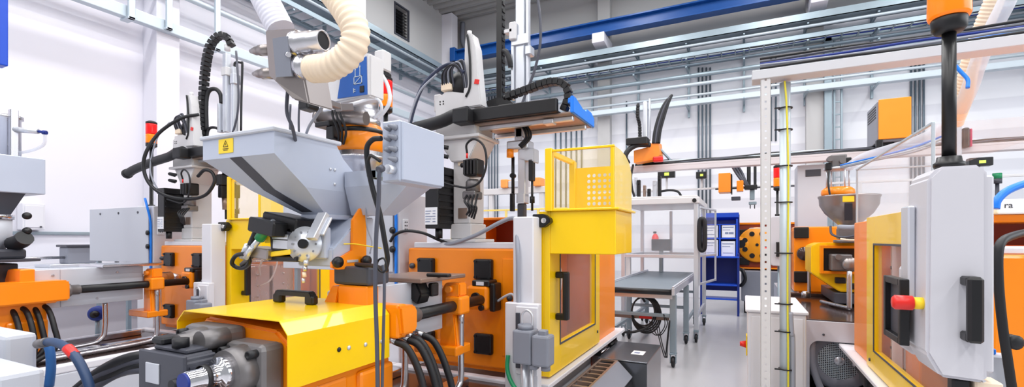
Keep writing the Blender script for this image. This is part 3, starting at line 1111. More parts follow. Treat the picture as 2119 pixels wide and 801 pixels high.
    MB().tube([at(712, 505, Y=1.84), at(735, 505, Y=1.9), at(760, 509, Y=1.95), at(790, 514, Y=1.97)], .003, 6, 8).build('wire', 'label', r)
    return r


h1 = make_hopper('big blue grey sheet metal hopper with a yellow warning label, above the nearest injection unit')

# ------------------------------------------------------------------ dosing head in front of the hopper throat
def make_dosing():
    r = thing('dosing_head', (-2.15, 1.8, 1.36), 'small black dosing head with connectors and a round grey dial plate under the big hopper', 'dosing head')
    c = Vector((-2.0, 1.72, 1.475))
    b = MB()
    b.lathe([(.0, -.02), (.085, -.02), (.09, -.012), (.09, .005), (.0, .005)], c, 40, axis=(.35, -.9, .1))
    dial = b.build('dial_plate', 'alu', r)
    ax = Vector((.35, -.9, .1)).normalized()
    x, y = basis(ax)
    MB().cyl(c + ax * .004, c + ax * .025, .024, seg=18).build('hub', 'black', dial)
    for k in range(10):
        t = 2 * PI * k / 10
        p = c + (x * math.cos(t) + y * math.sin(t)) * .062
        MB().cyl(p + ax * .004, p + ax * .0065, .006, seg=8).build('index_hole', 'grey', dial)
    b = MB()
    R = ('Y', .18)
    b.box(-2.3, -2.04, 1.7, 1.86, 1.545, 1.625, .008, 0, R)
    b.box(-2.3, -2.1, 1.62, 1.72, 1.525, 1.6, .008, 0, R)
    b.build('valve_box', 'black', r)
    b = MB()
    b.box(-2.235, -2.07, 1.7, 1.8, 1.44, 1.55, .006, 0, ('Y', -.12))
    body = b.build('body', 'dgrey', r)
    b = MB()
    b.box(-2.205, -2.09, 1.692, 1.699, 1.5, 1.525, .001, 0, ('Y', .04)).box(-2.2, -2.085, 1.692, 1.699, 1.45, 1.495, .001, 0, ('Y', .04))
    b.build('nameplate', 'alu', body)
    b = MB()
    b.box(-2.23, -2.06, 1.68, 1.8, 1.415, 1.44, .004, 0, ('Y', -.1))
    b.box(-2.262, -2.225, 1.69, 1.697, 1.48, 1.515, .002)
    b.build('stripe', 'label', body)
    b = MB()
    b.box(-2.24, -2.02, 1.69, 1.82, 1.385, 1.412, .005)
    b.build('foot', 'black', body)
    b = MB()
    b.cyl((-2.26, 1.66, 1.5), (-2.2, 1.66, 1.565), .026, seg=16)
    b.build('green_coupling', 'green', r)
    for i, (p0, p1, rr, m_) in enumerate((((-2.36, 1.66, 1.415), (-2.26, 1.66, 1.5), .017, 'alu'), ((-2.2, 1.66, 1.565), (-2.16, 1.67, 1.59), .018, 'alu'),
                                          ((-2.4, 1.7, 1.44), (-2.3, 1.7, 1.6), .02, 'black'), ((-2.42, 1.68, 1.4), (-2.38, 1.68, 1.47), .02, 'alu'),
                                          ((-2.34, 1.64, 1.4), (-2.29, 1.64, 1.46), .014, 'alu'), ((-2.44, 1.69, 1.36), (-2.36, 1.69, 1.41), .015, 'cast'))):
        MB().cyl(p0, p1, rr, rr * .85, 14).build('pipe_fitting', m_, r)
    b = MB()
    b.box(-2.36, -2.2, 1.66, 1.78, 1.4, 1.455, .006, 0, ('Y', .1))
    b.build('bracket', 'stain', r)
    b = MB()
    b.tube([(-2.46, 1.68, 1.345), (-2.48, 1.66, 1.37), (-2.45, 1.66, 1.41), (-2.38, 1.66, 1.42), (-2.35, 1.67, 1.385), (-2.4, 1.68, 1.35)], .011, 6, 10, closed=True)
    b.build('swivel_ring', 'black', r)
    # chain of small fittings hanging under the dial
    for k in range(4):
        MB().cyl((-1.965 - .006 * k, 1.70, 1.37 - .03 * k), (-1.968 - .006 * k, 1.70, 1.395 - .03 * k), .012 - .0012 * k, seg=10).build('hanging_fitting', ('alu', 'steel', 'cream', 'alu')[k], r)
    return r


make_dosing()

# ------------------------------------------------------------------ terminal box with glands on the hopper
def make_box(label):
    r = thing('terminal_box', (-1.24, 1.62, 1.72), label, 'electrical box', 'grey terminal boxes')
    b = MB()
    b.box(-1.292, -1.2, 1.48, 1.775, 1.725, 1.965, .006)
    bx = b.build('enclosure', 'hopper', r)
    b = MB()
    b.box(-1.202, -1.19, 1.485, 1.77, 1.73, 1.96, .004)
    b.build('lid', 'hopper', r)
    b = MB()
    b.box(-1.6, -1.27, 1.76, 1.80, 1.79, 1.83, .003)
    b.box(-1.62, -1.57, 1.76, 1.93, 1.79, 1.83, .003)
    b.build('support_arm', 'galv', r)
    for z in (1.935, 1.895, 1.85, 1.81):
        for k, y in enumerate((1.46,)):
            b = MB()
            b.lathe([(.0, -.04), (.006, -.04), (.007, -.026), (.009, -.025), (.009, -.012), (.0125, -.011), (.0125, .0), (.0, 0)], (-1.222, y + .02, z), 8, axis='Y')
            b.build('cable_gland', 'grey', r)
            if z > 1.83:
                MB().lathe([(.0, -.03), (.006, -.03), (.008, -.02), (.0105, -.011), (.0105, .0), (.0, 0)], (-1.25, y + .02, z - .003), 8, axis='Y').build('cable_gland', 'grey', r)
    b = MB()
    b.cyl((-1.23, 1.44, 1.77), (-1.23, 1.48, 1.77), .017, seg=14)
    b.build('socket', 'alu', r)
    return r


e1 = make_box('grey terminal box with rows of cable glands, right of the big hopper')
g = 'cables below the glands'
tag(MB().tube([(-1.262, 1.445, 1.89), (-1.30, 1.44, 1.888), (-1.335, 1.445, 1.86), (-1.345, 1.46, 1.8), (-1.34, 1.47, 1.74), (-1.33, 1.48, 1.68), (-1.318, 1.5, 1.6), (-1.312, 1.52, 1.5), (-1.33, 1.56, 1.42), (-1.39, 1.62, 1.375), (-1.46, 1.7, 1.36), (-1.62, 1.8, 1.37), (-1.8, 1.87, 1.37)], .0105, 8, 10).build('cable', 'rubber'),
    'thick black cable looping out of the terminal box gland, then down beside the hopper', 'cable')
tag(MB().tube([(-1.262, 1.44, 1.80), (-1.29, 1.43, 1.82), (-1.315, 1.44, 1.825), (-1.34, 1.455, 1.8), (-1.345, 1.465, 1.75)], .0065, 8, 10).build('cable', 'rubber'),
    'thinner black cable with a white tip curling out of the lowest gland', 'cable')
b = MB()
b.tube([(-1.233, 1.425, 1.77), (-1.234, 1.41, 1.765), (-1.238, 1.405, 1.74), (-1.245, 1.41, 1.65), (-1.262, 1.415, 1.5), (-1.27, 1.42, 1.3), (-1.262, 1.42, 1.1), (-1.258, 1.42, .9), (-1.255, 1.42, .7), (-1.25, 1.42, .5)], .0085, 8, 10)
b.cyl((-1.235, 1.42, 1.77), (-1.237, 1.4, 1.76), .014, seg=14)
tag(b.build('cable', 'cable'), 'dark grey cable hanging straight from the round plug of the terminal box', 'cable')
tag(MB().tube([(-1.25, 1.44, 1.40), (-1.24, 1.435, 1.36), (-1.235, 1.43, 1.28), (-1.24, 1.43, 1.12), (-1.245, 1.43, .9), (-1.243, 1.43, .5)], .006, 8, 8).build('cable', 'cable'),
    'thin grey cable twisting beside the hanging cable, in front of the bronze plate', 'cable')
b = MB()
b.tube([(-1.262, 1.43, 1.42), (-1.23, 1.425, 1.425), (-1.225, 1.43, 1.385), (-1.25, 1.43, 1.375), (-1.275, 1.435, 1.395)], .004, 6, 8, closed=True)
tag(b.build('cable_tie', 'rubber'), 'black cable tie loop around the two hanging grey cables', 'cable tie')

# ------------------------------------------------------------------ material separator (orange bowl, steel canister, display head)
r = thing('material_loader', (-2.1, 2.26, 1.3), 'material loader with orange bowl, steel canister and blue display panel behind the big hopper', 'loader')
c = Vector((-2.14, 2.26, 0))
b = MB()
b.lathe([(.0, 2.03), (.142, 2.03), (.15, 2.05), (.158, 2.09), (.155, 2.13), (.13, 2.185), (.125, 2.195), (.0, 2.195)], c, 40)
bowl = b.build('bowl', 'orange', r)
b = MB()
b.lathe([(.15, 2.14), (.158, 2.145), (.158, 2.158), (.14, 2.17)], c, 40, cap=False)
b.build('rim', 'black', bowl)
b = MB()
b.lathe([(.0, 1.64), (.05, 1.64), (.13, 1.93), (.15, 1.965), (.15, 1.985), (.165, 1.987), (.165, 2.0), (.15, 2.005), (.15, 2.03), (.0, 2.03)], c, 40)
b.build('cone', 'steel', r)
b = MB()
b.lathe([(.0, 2.195), (.12, 2.195), (.12, 2.23), (.108, 2.232), (.108, 2.36), (.113, 2.362), (.113, 2.38), (.108, 2.382), (.108, 2.56), (.09, 2.585), (.0, 2.59)], c, 36)
b.build('canister', 'steel', r)
b = MB()
b.box(-2.27, -2.235, 2.2, 2.3, 1.3, 1.95, .006).box(-2.27, -2.1, 2.2, 2.3, 1.275, 1.3, .004)
b.box(-2.27, -2.1, 2.2, 2.3, 1.72, 1.74, .004)
b.build('stand', 'galv', r)
hd_x, hd_z = .195, -.19            # display head sits in front of the canister
b = MB()
b.prism([(-2.26, 2.30), (-2.26, 2.43), (-1.9, 2.535), (-1.845, 2.52), (-1.845, 2.285), (-2.24, 2.275)], 'Y', 2.02, 2.14, 0, .01)
hd = b.build('display_head', 'offwhite', r)
b = MB()
b.prism([(-2.08, 2.30), (-2.055, 2.42), (-1.868, 2.505), (-1.862, 2.295)], 'Y', 2.014, 2.022, 0)
pn = b.build('display_panel', 'panelblue', hd)
b = MB()
fx = lambda x0, x1, z0, z1: b.box(x0, x1, 2.011, 2.0145, z0, z1, 0)
fx(-1.955, -1.895, 2.4, 2.404), fx(-1.955, -1.895, 2.36, 2.364), fx(-1.955, -1.951, 2.36, 2.404), fx(-1.899, -1.895, 2.36, 2.404)
b.beam((-1.95, 2.012, 2.364), (-1.9, 2.012, 2.4), .002, .003, 0, 0)
fx(-1.946, -1.942, 2.404, 2.44), fx(-1.912, -1.908, 2.404, 2.45)
b.poly([(-1.95, 2.012, 2.44), (-1.938, 2.012, 2.44), (-1.944, 2.012, 2.455)], [(0, 1, 2)])
b.poly([(-1.916, 2.012, 2.45), (-1.904, 2.012, 2.45), (-1.91, 2.012, 2.465)], [(0, 1, 2)])
fx(-1.955, -1.942, 2.32, 2.324), fx(-1.955, -1.942, 2.33, 2.334), fx(-1.958, -1.954, 2.315, 2.34)
b.build('pictogram', 'galv_w', pn)
b = MB()
b.box(-1.91, -1.88, 2.008, 2.015, 2.31, 2.345, .003)
b.build('button', 'black', pn)
b = MB()
b.box(-1.98, -1.91, 2.2, 2.28, 2.50, 2.62, .008)
b.box(-1.985, -1.92, 2.19, 2.29, 2.47, 2.5, .004, 1)
b.build('solenoid', ['offwhite', 'black'], r)
b = MB()
b.cyl((-2.3, 2.1, 2.235), (-2.0, 2.16, 2.21), .04, seg=24)
b.cyl((-2.32, 2.1, 2.237), (-2.295, 2.1, 2.235), .05, seg=24)
b.build('inlet_tube', 'stain', r)
b = MB()
b.box(-2.28, -2.16, 2.03, 2.12, 2.16, 2.19, .005)
b.box(-2.2, -2.14, 2.04, 2.1, 2.08, 2.16, .005)
b.build('sensor_block', 'black', r)
for k, (x, y) in enumerate(((-2.42, 1.98), (-2.37, 2.0))):
    MB().tube([(x, y, 2.3), (x - .005, y, 2.2), (x, y, 2.03)], .006, 6, 8).build('wire', 'cable', r)
for k in range(3):
    MB().tube([(-2.16 + .02 * k, 2.05, 2.26), (-2.12 + .03 * k, 2.02, 2.2), (-2.11 + .03 * k, 2.05, 2.12), (-2.16 + .02 * k, 2.1, 2.06)], .007, 6, 8).build('wire', 'rubber', r)
MB().tube([(-2.2, 2.03, 2.25), (-2.08, 1.99, 2.24), (-1.95, 2.0, 2.25), (-1.86, 2.08, 2.29), (-1.85, 2.12, 2.24), (-1.92, 2.14, 2.2)], .009, 8, 10).build('air_tube', 'paper', r)
MB().tube([(-1.93, 2.18, 2.5), (-1.84, 2.16, 2.38), (-1.83, 2.16, 2.28), (-1.93, 2.18, 2.2)], .011, 8, 10).build('air_tube', 'paper', r)

# ------------------------------------------------------------------ vacuum receiver (stainless) with duct hoses
r = thing('vacuum_receiver', (-2.2, 1.7, 2.3), 'stainless steel vacuum receiver with pipe stubs at top centre left', 'receiver')
b = MB()
A = [at(548, 62, d=2.05), at(610, 58, d=1.98), at(640, 215, d=2.05), at(605, 205, d=2.05), at(570, 165, d=2.05), at(556, 158, d=2.07)]
back = Vector((.01, .13, 0))
n = len(A)
A2 = [p + back for p in A]
b.poly(A + A2, [tuple(range(n)), tuple(reversed(range(n, 2 * n)))] + [(i, (i + 1) % n, n + (i + 1) % n, n + i) for i in range(n)])
bmesh.ops.bevel(b.bm, geom=b.bm.edges[:], offset=.006, segments=2, affect='EDGES')
body = b.build('body', 'stain', r)
b = MB()
q = [at(566, 80, d=2.0), at(596, 75, d=1.965), at(606, 158, d=1.99), at(573, 160, d=2.025)]
nn = (q[1] - q[0]).cross(q[3] - q[0]).normalized() * .004
b.poly([p - nn for p in q] + [p + nn for p in q], [(0, 1, 2, 3), (7, 6, 5, 4), (0, 4, 5, 1), (1, 5, 6, 2), (2, 6, 7, 3), (3, 7, 4, 0)])
b.build('sight_window', 'grey', body)
MB().cyl(at(594, 113, d=1.99), at(598, 113, d=1.965), .01, seg=10).build('latch_knob', 'chrome', body)
dirx = (at(680, 82, d=1.95) - at(622, 90, d=2.0)).normalized()
p0 = at(612, 92, d=2.02)
b = MB()
b.lathe([(.052, 0), (.052, .03), (.046, .032), (.046, .09), (.042, .092), (.042, .15), (.036, .15), (.036, .03)], p0, 28, axis=dirx, cap=False)
b.build('outlet_stub', 'steel', r)
MB().cyl(p0 + dirx * .1, p0 + dirx * .145, .037, seg=20).build('bore', 'black', r)
p1 = at(622, 140, d=2.02)
b = MB()
b.lathe([(.0, 0), (.05, 0), (.05, .02), (.042, .022), (.042, .07), (.046, .072), (.046, .085), (.04, .087), (.04, .12), (0, .12)], p1, 28, axis=dirx)
b.build('hose_stub', 'steel', r)
for (a, c) in (((560, 103), (522, 106)), ((566, 152), (528, 153))):
    b = MB()
    b.lathe([(.0, 0), (.024, 0), (.024, .06), (.019, .065), (.019, .085), (.008, .12), (0, .12)], at(a[0], a[1], d=2.1), 20, axis=(at(c[0], c[1], d=2.14) - at(a[0], a[1], d=2.1)))
    b.build('spigot', 'stain', r)
b = MB()
b.box(-2.05, -1.98, 1.72, 1.8, 2.16, 2.3, .01)
b.build('junction_block', 'black', r)
b = MB()
b.beam(at(640, 200, d=2.12), at(705, 222, d=2.55), .04, .03).beam(at(700, 222, d=2.5), at(726, 222, d=2.6), .04, .04)
b.build('support_arm', 'stain', r)
MB().tube([at(597, 175, d=2.15), at(594, 230, d=2.16), at(605, 262, d=2.18), at(612, 290, d=2.3)], .008, 8, 8).build('cable', 'cable', r)
MB().tube([at(672, 215, d=2.2), at(655, 240, d=2.25), at(640, 262, d=2.35), at(630, 290, d=2.45)], .007, 8, 8).build('cable', 'cable_l', r)
b = MB()
b.ribbed([at(648, 143, d=1.965), at(685, 138, d=1.9), at(722, 112, d=1.86), at(737, 70, d=1.85), at(718, 25, d=1.87), at(680, -25, d=1.95), at(640, -70, d=2.05), at(640, -70, d=2.05) + Vector((-.25, .3, .7)), at(640, -70, d=2.05) + Vector((-.4, .5, 2.2)), at(640, -70, d=2.05) + Vector((-.4, .5, 5.75))], .052, .026, .07, 28)
tag(b.build('duct_hose', 'cream'), 'cream ribbed duct hose arching off the stainless receiver at the top', 'hose')
b = MB()
b.ribbed([at(582, 62, d=2.12), at(560, 20, d=2.13), at(540, -20, d=2.15), at(520, -70, d=2.2), at(520, -70, d=2.2) + Vector((-.12, .15, .8)), at(520, -70, d=2.2) + Vector((-.15, .2, 2.2)), at(520, -70, d=2.2) + Vector((-.15, .2, 5.75))], .058, .02, .025, 24)
tag(b.build('duct_hose', mat('white_duct_hose', (226, 226, 238), .4)), 'white translucent duct hose rising from the left of the stainless receiver', 'hose')
# ------------------------------------------------------------------ linear take-out robot standing on the platen
def chain(b, pts, w, h, pitch=.035, mi=0):
    """cable chain: separate link blocks along a smooth path, joined by a thin core"""
    C = catmull(pts, 24)
    b.rings(C, min(w, h) * .36, 8, mi)
    acc = 0
    last = C[0]
    for i in range(1, len(C)):
        acc += (C[i] - C[i - 1]).length
        if acc >= pitch:
            d = (C[i] - last).normalized()
            b.beam(C[i] - d * pitch * .5, C[i] + d * pitch * .46, w, h, mi, .004)
            acc = 0
            last = C[i]


def make_robot(label):
    r = thing('take_out_robot', (-1.98, 3.27, 1.476), label, 'robot', 'robots on the moulding machines')
    b = MB()
    b.box(-2.14, -1.82, 3.12, 3.43, 1.476, 1.5, .005)
    b.box(-2.07, -1.88, 3.16, 3.4, 1.5, 1.62, .008)
    b.box(-2.05, -1.895, 3.17, 3.39, 1.62, 2.27, .008)
    b.prism([(-2.05, 2.1), (-2.16, 2.27), (-1.8, 2.27), (-1.895, 2.1)], 'Y', 3.14, 3.41, 0, .006)
    b.box(-2.2, -1.78, 3.1, 3.44, 2.27, 2.295, .004)
    col = b.build('column', 'offwhite', r)
    b = MB()
    b.box(-2.0, -1.93, 3.162, 3.17, 2.07, 2.12, .002)
    b.build('rating_plate', 'cream', col)
    MB().box(-2.0, -1.92, 3.162, 3.17, 1.66, 1.74, .002).build('cover_plate', 'bronze', col)
    b = MB()
    b.prism([(-2.2, 2.295), (-2.2, 2.6), (-2.1, 2.66), (-1.92, 2.62), (-1.83, 2.5), (-1.83, 2.295)], 'Y', 3.14, 3.42, 0, .01)
    b.box(-2.24, -2.18, 3.18, 3.35, 2.52, 2.66, .01)
    head = b.build('head', 'offwhite', r)
    b = MB()
    for z in (2.58, 2.6):
        b.cyl((-2.15, 3.137, z - .02), (-2.15, 3.142, z - .02), .006, seg=8).cyl((-2.12, 3.137, z - .02), (-2.12, 3.142, z - .02), .006, seg=8)
    b.build('vent_slots', 'black', head)
    b = MB()
    b.prism([(-1.93, 2.5), (-1.915, 3.0), (-1.9, 3.06), (-1.85, 3.06), (-1.82, 2.95), (-1.77, 2.5)], 'Y', 3.12, 3.22, 0, .008)
    b.cyl((-1.9, 3.17, 3.06), (-1.9, 3.17, 3.1), .018, seg=12)
    fin = b.build('cable_mast', 'offwhite', r)
    MB().tube([(-1.885, 3.11, 3.05), (-1.87, 3.11, 2.95), (-1.86, 3.112, 2.8), (-1.865, 3.115, 2.65), (-1.9, 3.115, 2.58)], .009, 6, 8).build('cable', 'rubber', fin)
    b = MB()
    b.box(-1.825, -1.785, 3.113, 3.12, 2.665, 2.7, .001, 0, ('Y', .25))
    b.build('warning_mark', 'red', fin)
    # black cable drum and bundle on the head
    b = MB()
    b.lathe([(.0, -.03), (.05, -.03), (.085, -.02), (.085, .03), (.04, .05), (0, .05)], (-2.0, 3.2, 2.72), 28, axis=(.2, -1, .1))
    b.build('cable_drum', 'rubber', head)
    b = MB()
    b.box(-2.14, -2.04, 3.13, 3.19, 2.66, 2.72, .006)
    b.build('terminal_strip', 'cream', head)
    for k in range(6):
        t = .018 * k
        MB().tube([(-2.13 + .02 * k, 3.15, 2.68), (-2.1 + t, 3.1, 2.78 + t * .3), (-2.0 + t, 3.08, 2.83 + t * .2), (-1.93 + t * .4, 3.1, 2.76), (-1.92 + t * .3, 3.13, 2.64)], .008, 6, 8).build('cable', ('rubber', 'cable', 'rubber', 'cable_l', 'rubber', 'cable')[k], head)
    MB().tube([(-2.22, 3.0, 2.02), (-2.34, 3.02, 2.2), (-2.36, 3.03, 2.4), (-2.27, 3.06, 2.68), (-2.12, 3.09, 2.82), (-2.0, 3.1, 2.84), (-1.9, 3.1, 2.76)], .016, 10, 10).build('cable_bundle', mat('blue_black_sleeve', (44, 52, 78), .4), r)
    MB().tube([(-2.2, 3.02, 2.0), (-2.33, 3.0, 2.18), (-2.36, 3.01, 2.38), (-2.28, 3.04, 2.64), (-2.14, 3.08, 2.78)], .008, 10, 8).build('cable', 'cable_l', r)
    # drooping black sleeve behind the arm
    b = MB()
    b.tube([(-1.84, 3.05, 2.5), (-1.96, 3.05, 2.49), (-2.1, 3.05, 2.455), (-2.4, 3.05, 2.42), (-2.75, 3.05, 2.365), (-2.92, 3.05, 2.32)], .048, 8, 16)
    b.box(-1.95, -1.82, 3.0, 3.12, 2.42, 2.53, .01)
    b.lathe([(.05, 0), (.056, .01), (.056, .04), (.04, .05), (0, .05)], (-2.9, 3.05, 2.326), 16, axis=(-1, 0, -.27))
    b.build('cable_sleeve', 'rubber', r)
    # arm: black beam, brown under plate, rails, blue end plate
    b = MB()
    b.box(-1.86, -1.16, 3.09, 3.135, 2.44, 2.535, .006)
    b.box(-1.86, -1.16, 3.135, 3.2, 2.44, 2.455, .003)
    b.build('arm_beam', 'black', r)
    b = MB()
    b.box(-1.84, -1.07, 3.14, 3.62, 2.425, 2.44, .003)
    b.build('under_plate', 'bronze', r)
    b = MB()
    b.box(-1.86, -1.08, 3.2, 3.24, 2.395, 2.425, .004).box(-1.86, -1.08, 3.5, 3.54, 2.395, 2.425, .004)
    b.box(-1.3, -1.22, 3.18, 3.26, 2.385, 2.42, .006)
    b.build('linear_guide', 'alu', r)
    b = MB()
    b.prism([(3.13, 2.43), (3.13, 2.545), (3.19, 2.545), (3.21, 2.53), (3.3, 2.52), (3.34, 2.5), (3.42, 2.5), (3.46, 2.53), (3.56, 2.53), (3.64, 2.5), (3.64, 2.43)], 'X', -1.075, -1.05, 0, .004)
    b.box(-1.1, -1.06, 3.15, 3.2, 2.50, 2.54, .006).box(-1.1, -1.06, 3.36, 3.41, 2.47, 2.51, .006)
    b.build('end_plate', 'bblue', r)
    b = MB()
    chain(b, [(-1.62, 3.2, 2.56), (-1.45, 3.2, 2.59), (-1.3, 3.2, 2.62), (-1.2, 3.2, 2.62), (-1.13, 3.2, 2.58), (-1.11, 3.2, 2.5), (-1.14, 3.2, 2.42)], .06, .05, .04)
    b.build('cable_chain', 'black', r)
    # vertical axis
    b = MB()
    b.box(-1.62, -1.545, 3.4, 3.47, 2.3, 4.4, .006)
    b.box(-1.535, -1.51, 3.41, 3.45, 2.45, 4.4, .004)
    b.box(-1.655, -1.63, 3.39, 3.43, 2.6, 3.1, .004)
    b.box(-1.65, -1.5, 3.385, 3.4, 3.02, 3.1, .004).box(-1.53, -1.48, 3.38, 3.46, 2.93, 3.0, .006)
    b.build('vertical_axis', 'alu', r)
    b = MB()
    b.box(-1.66, -1.6, 3.36, 3.4, 3.06, 3.2, .008)
    b.box(-1.7, -1.63, 3.36, 3.42, 3.12, 3.15, .004)
    b.build('cylinder_cap', 'offwhite', r)
    b = MB()
    b.box(-1.785, -1.735, 3.39, 3.45, 2.58, 4.4, .004)
    for k in range(30):
        b.box(-1.736, -1.728, 3.4, 3.44, 2.62 + k * .058, 2.645 + k * .058, .001)
    b.build('cable_chain', 'black', r)
    b = MB()
    b.prism([(-1.8, 2.53), (-1.82, 2.58), (-1.72, 2.6), (-1.62, 2.57), (-1.58, 2.53)], 'Y', 3.28, 3.44, 0, .006)
    b.box(-1.7, -1.58, 3.25, 3.46, 2.44, 2.53, .008)
    b.build('carriage', 'black', r)
    MB().tube([(-1.72, 3.4, 3.0), (-1.68, 3.37, 2.97), (-1.655, 3.37, 2.9), (-1.65, 3.38, 2.85)], .02, 6, 10).build('cable', 'rubber', r)
    MB().tube([(-1.46, 3.38, 3.55), (-1.40, 3.36, 3.25), (-1.39, 3.36, 3.0), (-1.44, 3.37, 2.8), (-1.52, 3.36, 2.6), (-1.55, 3.34, 2.5)], .011, 8, 8).build('cable', 'cable', r)
    # lower stem with clamp and gripper
    b = MB()
    b.box(-1.68, -1.5, 3.36, 3.5, 2.2, 2.27, .012)
    b.prism([(-1.58, 2.13), (-1.58, 2.2), (-1.45, 2.2), (-1.45, 2.09)], 'Y', 3.38, 3.48, 0, .006)
    b.build('stem_clamp', 'alu', r)
    b = MB()
    b.box(-1.63, -1.56, 3.4, 3.46, 2.27, 2.44, .006)
    b.box(-1.6, -1.535, 3.4, 3.47, 1.83, 2.2, .006)
    b.box(-1.605, -1.535, 3.385, 3.48, 1.78, 1.86, .006)
    b.build('stem', 'alu', r)
    MB().cyl((-1.645, 3.36, 2.14), (-1.645, 3.36, 2.2), .028, seg=16).build('stop_knob', 'orange', r)
    b = MB()
    b.cyl((-1.64, 3.4, 1.85), (-1.64, 3.4, 2.15), .013, seg=10)
    b.cyl((-1.64, 3.38, 2.0), (-1.64, 3.42, 2.0), .02, seg=10)
    b.box(-1.66, -1.63, 3.38, 3.42, 1.72, 1.86, .004)
    b.build('side_cylinder', 'black', r)
    b = MB()
    b.box(-1.5, -1.46, 3.38, 3.43, 1.95, 2.12, .006)
    b.cyl((-1.475, 3.4, 1.72), (-1.475, 3.4, 1.95), .01, seg=8)
    b.lathe([(0, 0), (.02, 0), (.02, .05), (0, .05)], (-1.475, 3.4, 1.78), 10)
    b.build('pneumatic_cylinder', 'rubber', r)
    b = MB()
    b.box(-1.605, -1.545, 3.4, 3.46, 1.66, 1.78, .008)
    b.box(-1.6, -1.585, 3.4, 3.46, 1.58, 1.66, .003).box(-1.57, -1.555, 3.4, 3.46, 1.58, 1.66, .003)
    b.build('gripper', 'dgrey', r)
    for k in range(3):
        MB().tube([(-1.6 + .02 * k, 3.37, 2.42), (-1.53 + .02 * k, 3.34, 2.36), (-1.5 + .02 * k, 3.34, 2.28), (-1.56 + .01 * k, 3.34, 2.22 - .01 * k)], .009, 6, 8).build('air_hose', 'rubber', r)
    # the arm rides a little below the head
    for ch in bpy.data.objects:
        if ch.parent == r and ch.name.split('.')[0] in ('arm_beam', 'under_plate', 'linear_guide', 'end_plate', 'cable_sleeve'):
            ch.location.z -= .06
    # finned drive box with rating label
    b = MB()
    b.box(-2.18, -2.06, 2.98, 3.24, 1.58, 1.99, .006)
    for k in range(7):
        b.box(-2.062, -2.05, 2.99, 3.23, 1.62 + k * .055, 1.64 + k * .055, .001)
    b.box(-2.19, -2.05, 2.975, 3.25, 1.99, 2.05, .006)
    b.cyl((-2.1, 3.05, 1.505), (-2.1, 3.05, 1.58), .028, seg=14)
    drv = b.build('drive_box', 'black', r)
    b = MB()
    b.box(-2.176, -2.066, 2.975, 2.981, 1.61, 1.74, 0, 0)
    for k in range(5):
        b.box(-2.17, -2.13 + .012 * (k % 3), 2.973, 2.976, 1.63 + k * .02, 1.635 + k * .02, 0, 1)
        b.box(-2.105, -2.08, 2.973, 2.976, 1.63 + k * .02, 1.635 + k * .02, 0, 1)
    b.build('rating_label', ['paper', 'print'], drv)
    b = MB()
    for z in (2.13, 2.2):
        b.tube([(-2.12, 3.13, z), (-2.14, 3.09, z + .01), (-2.1, 3.06, z + .012), (-2.04, 3.09, z)], .016, 5, 10)
    b.build('hose_clip', 'rubber', col)
    # valve cluster with looping cable
    b = MB()
    b.box(-1.89, -1.77, 3.06, 3.18, 1.97, 2.1, .016)
    for k in range(4):
        b.box(-1.88 + k * .028, -1.862 + k * .028, 3.04, 3.06, 1.98, 2.09, .003)
    b.cyl((-1.93, 3.1, 2.06), (-1.88, 3.1, 2.06), .018, seg=12)
    vb = b.build('valve_block', 'black', r)
    b = MB()
    b.lathe([(.0, 0), (.055, 0), (.055, .07), (.04, .09), (0, .09)], (-1.84, 3.12, 1.86), 20)
    b.box(-1.9, -1.79, 3.06, 3.18, 1.8, 1.86, .008)
    b.build('regulator', 'cast', vb)
    b = MB()
    b.cyl((-1.85, 3.05, 2.1), (-1.85, 3.05, 2.14), .008, seg=8)
    b.build('fitting', 'red', vb)
    MB().tube([(-1.85, 3.05, 2.14), (-1.84, 3.03, 2.2), (-1.77, 3.02, 2.23), (-1.69, 3.02, 2.17), (-1.67, 3.02, 2.04), (-1.72, 3.02, 1.92), (-1.82, 3.02, 1.88), (-1.95, 3.03, 1.9), (-2.05, 3.0, 1.93)], .0085, 8, 8).build('cable', 'rubber', r)
    for k in range(4):
        MB().tube([(-1.86 + .03 * k, 3.07, 1.83), (-1.84 + .03 * k, 3.0, 1.78 - .01 * k), (-1.8 + .02 * k, 3.0, 1.72), (-1.84 + .02 * k, 3.03, 1.68 - .01 * k)], .0085, 6, 8).build('cable', 'rubber', r)
    return r


rb1 = make_robot('take out robot with black arm and bright blue end plate on the centre machine')


# ------------------------------------------------------------------ signal tower, service column, guard sheet
def make_tower(label, x, y, z0, zl, group='red and amber signal towers', s=1.0):
    r = thing('signal_tower', (x, y, z0), label, 'signal light', group)
    MB().lathe([(.0, z0), (.035 * s, z0), (.035 * s, z0 + .02), (.019 * s, z0 + .025), (.019 * s, zl - .03), (.0, zl - .03)], (x, y, 0), 16).build('pole', 'black', r)
    MB().lathe([(.0, zl - .03), (.035 * s, zl - .03), (.055 * s, zl - .015), (.055 * s, zl + .02), (0, zl + .02)], (x, y, 0), 24).build('base', 'black', r)
    MB().lathe([(.0, zl + .02), (.053 * s, zl + .02), (.055 * s, zl + .03), (.055 * s, zl + .11), (.053 * s, zl + .12), (0, zl + .12)], (x, y, 0), 24).build('amber_lamp', 'amber_lens', r)
    MB().lathe([(.0, zl + .12), (.053 * s, zl + .12), (.055 * s, zl + .13), (.055 * s, zl + .23), (.053 * s, zl + .24), (0, zl + .24)], (x, y, 0), 24).build('red_lamp', 'red_lens', r)
    MB().lathe([(.0, zl + .24), (.055 * s, zl + .24), (.055 * s, zl + .26), (.03 * s, zl + .275), (0, zl + .275)], (x, y, 0), 24).build('cap', 'black', r)
    return r


tw1 = make_tower('signal tower with red over amber lamp behind the steel canister of the loader', -2.67, 3.11, 1.87, 2.57)


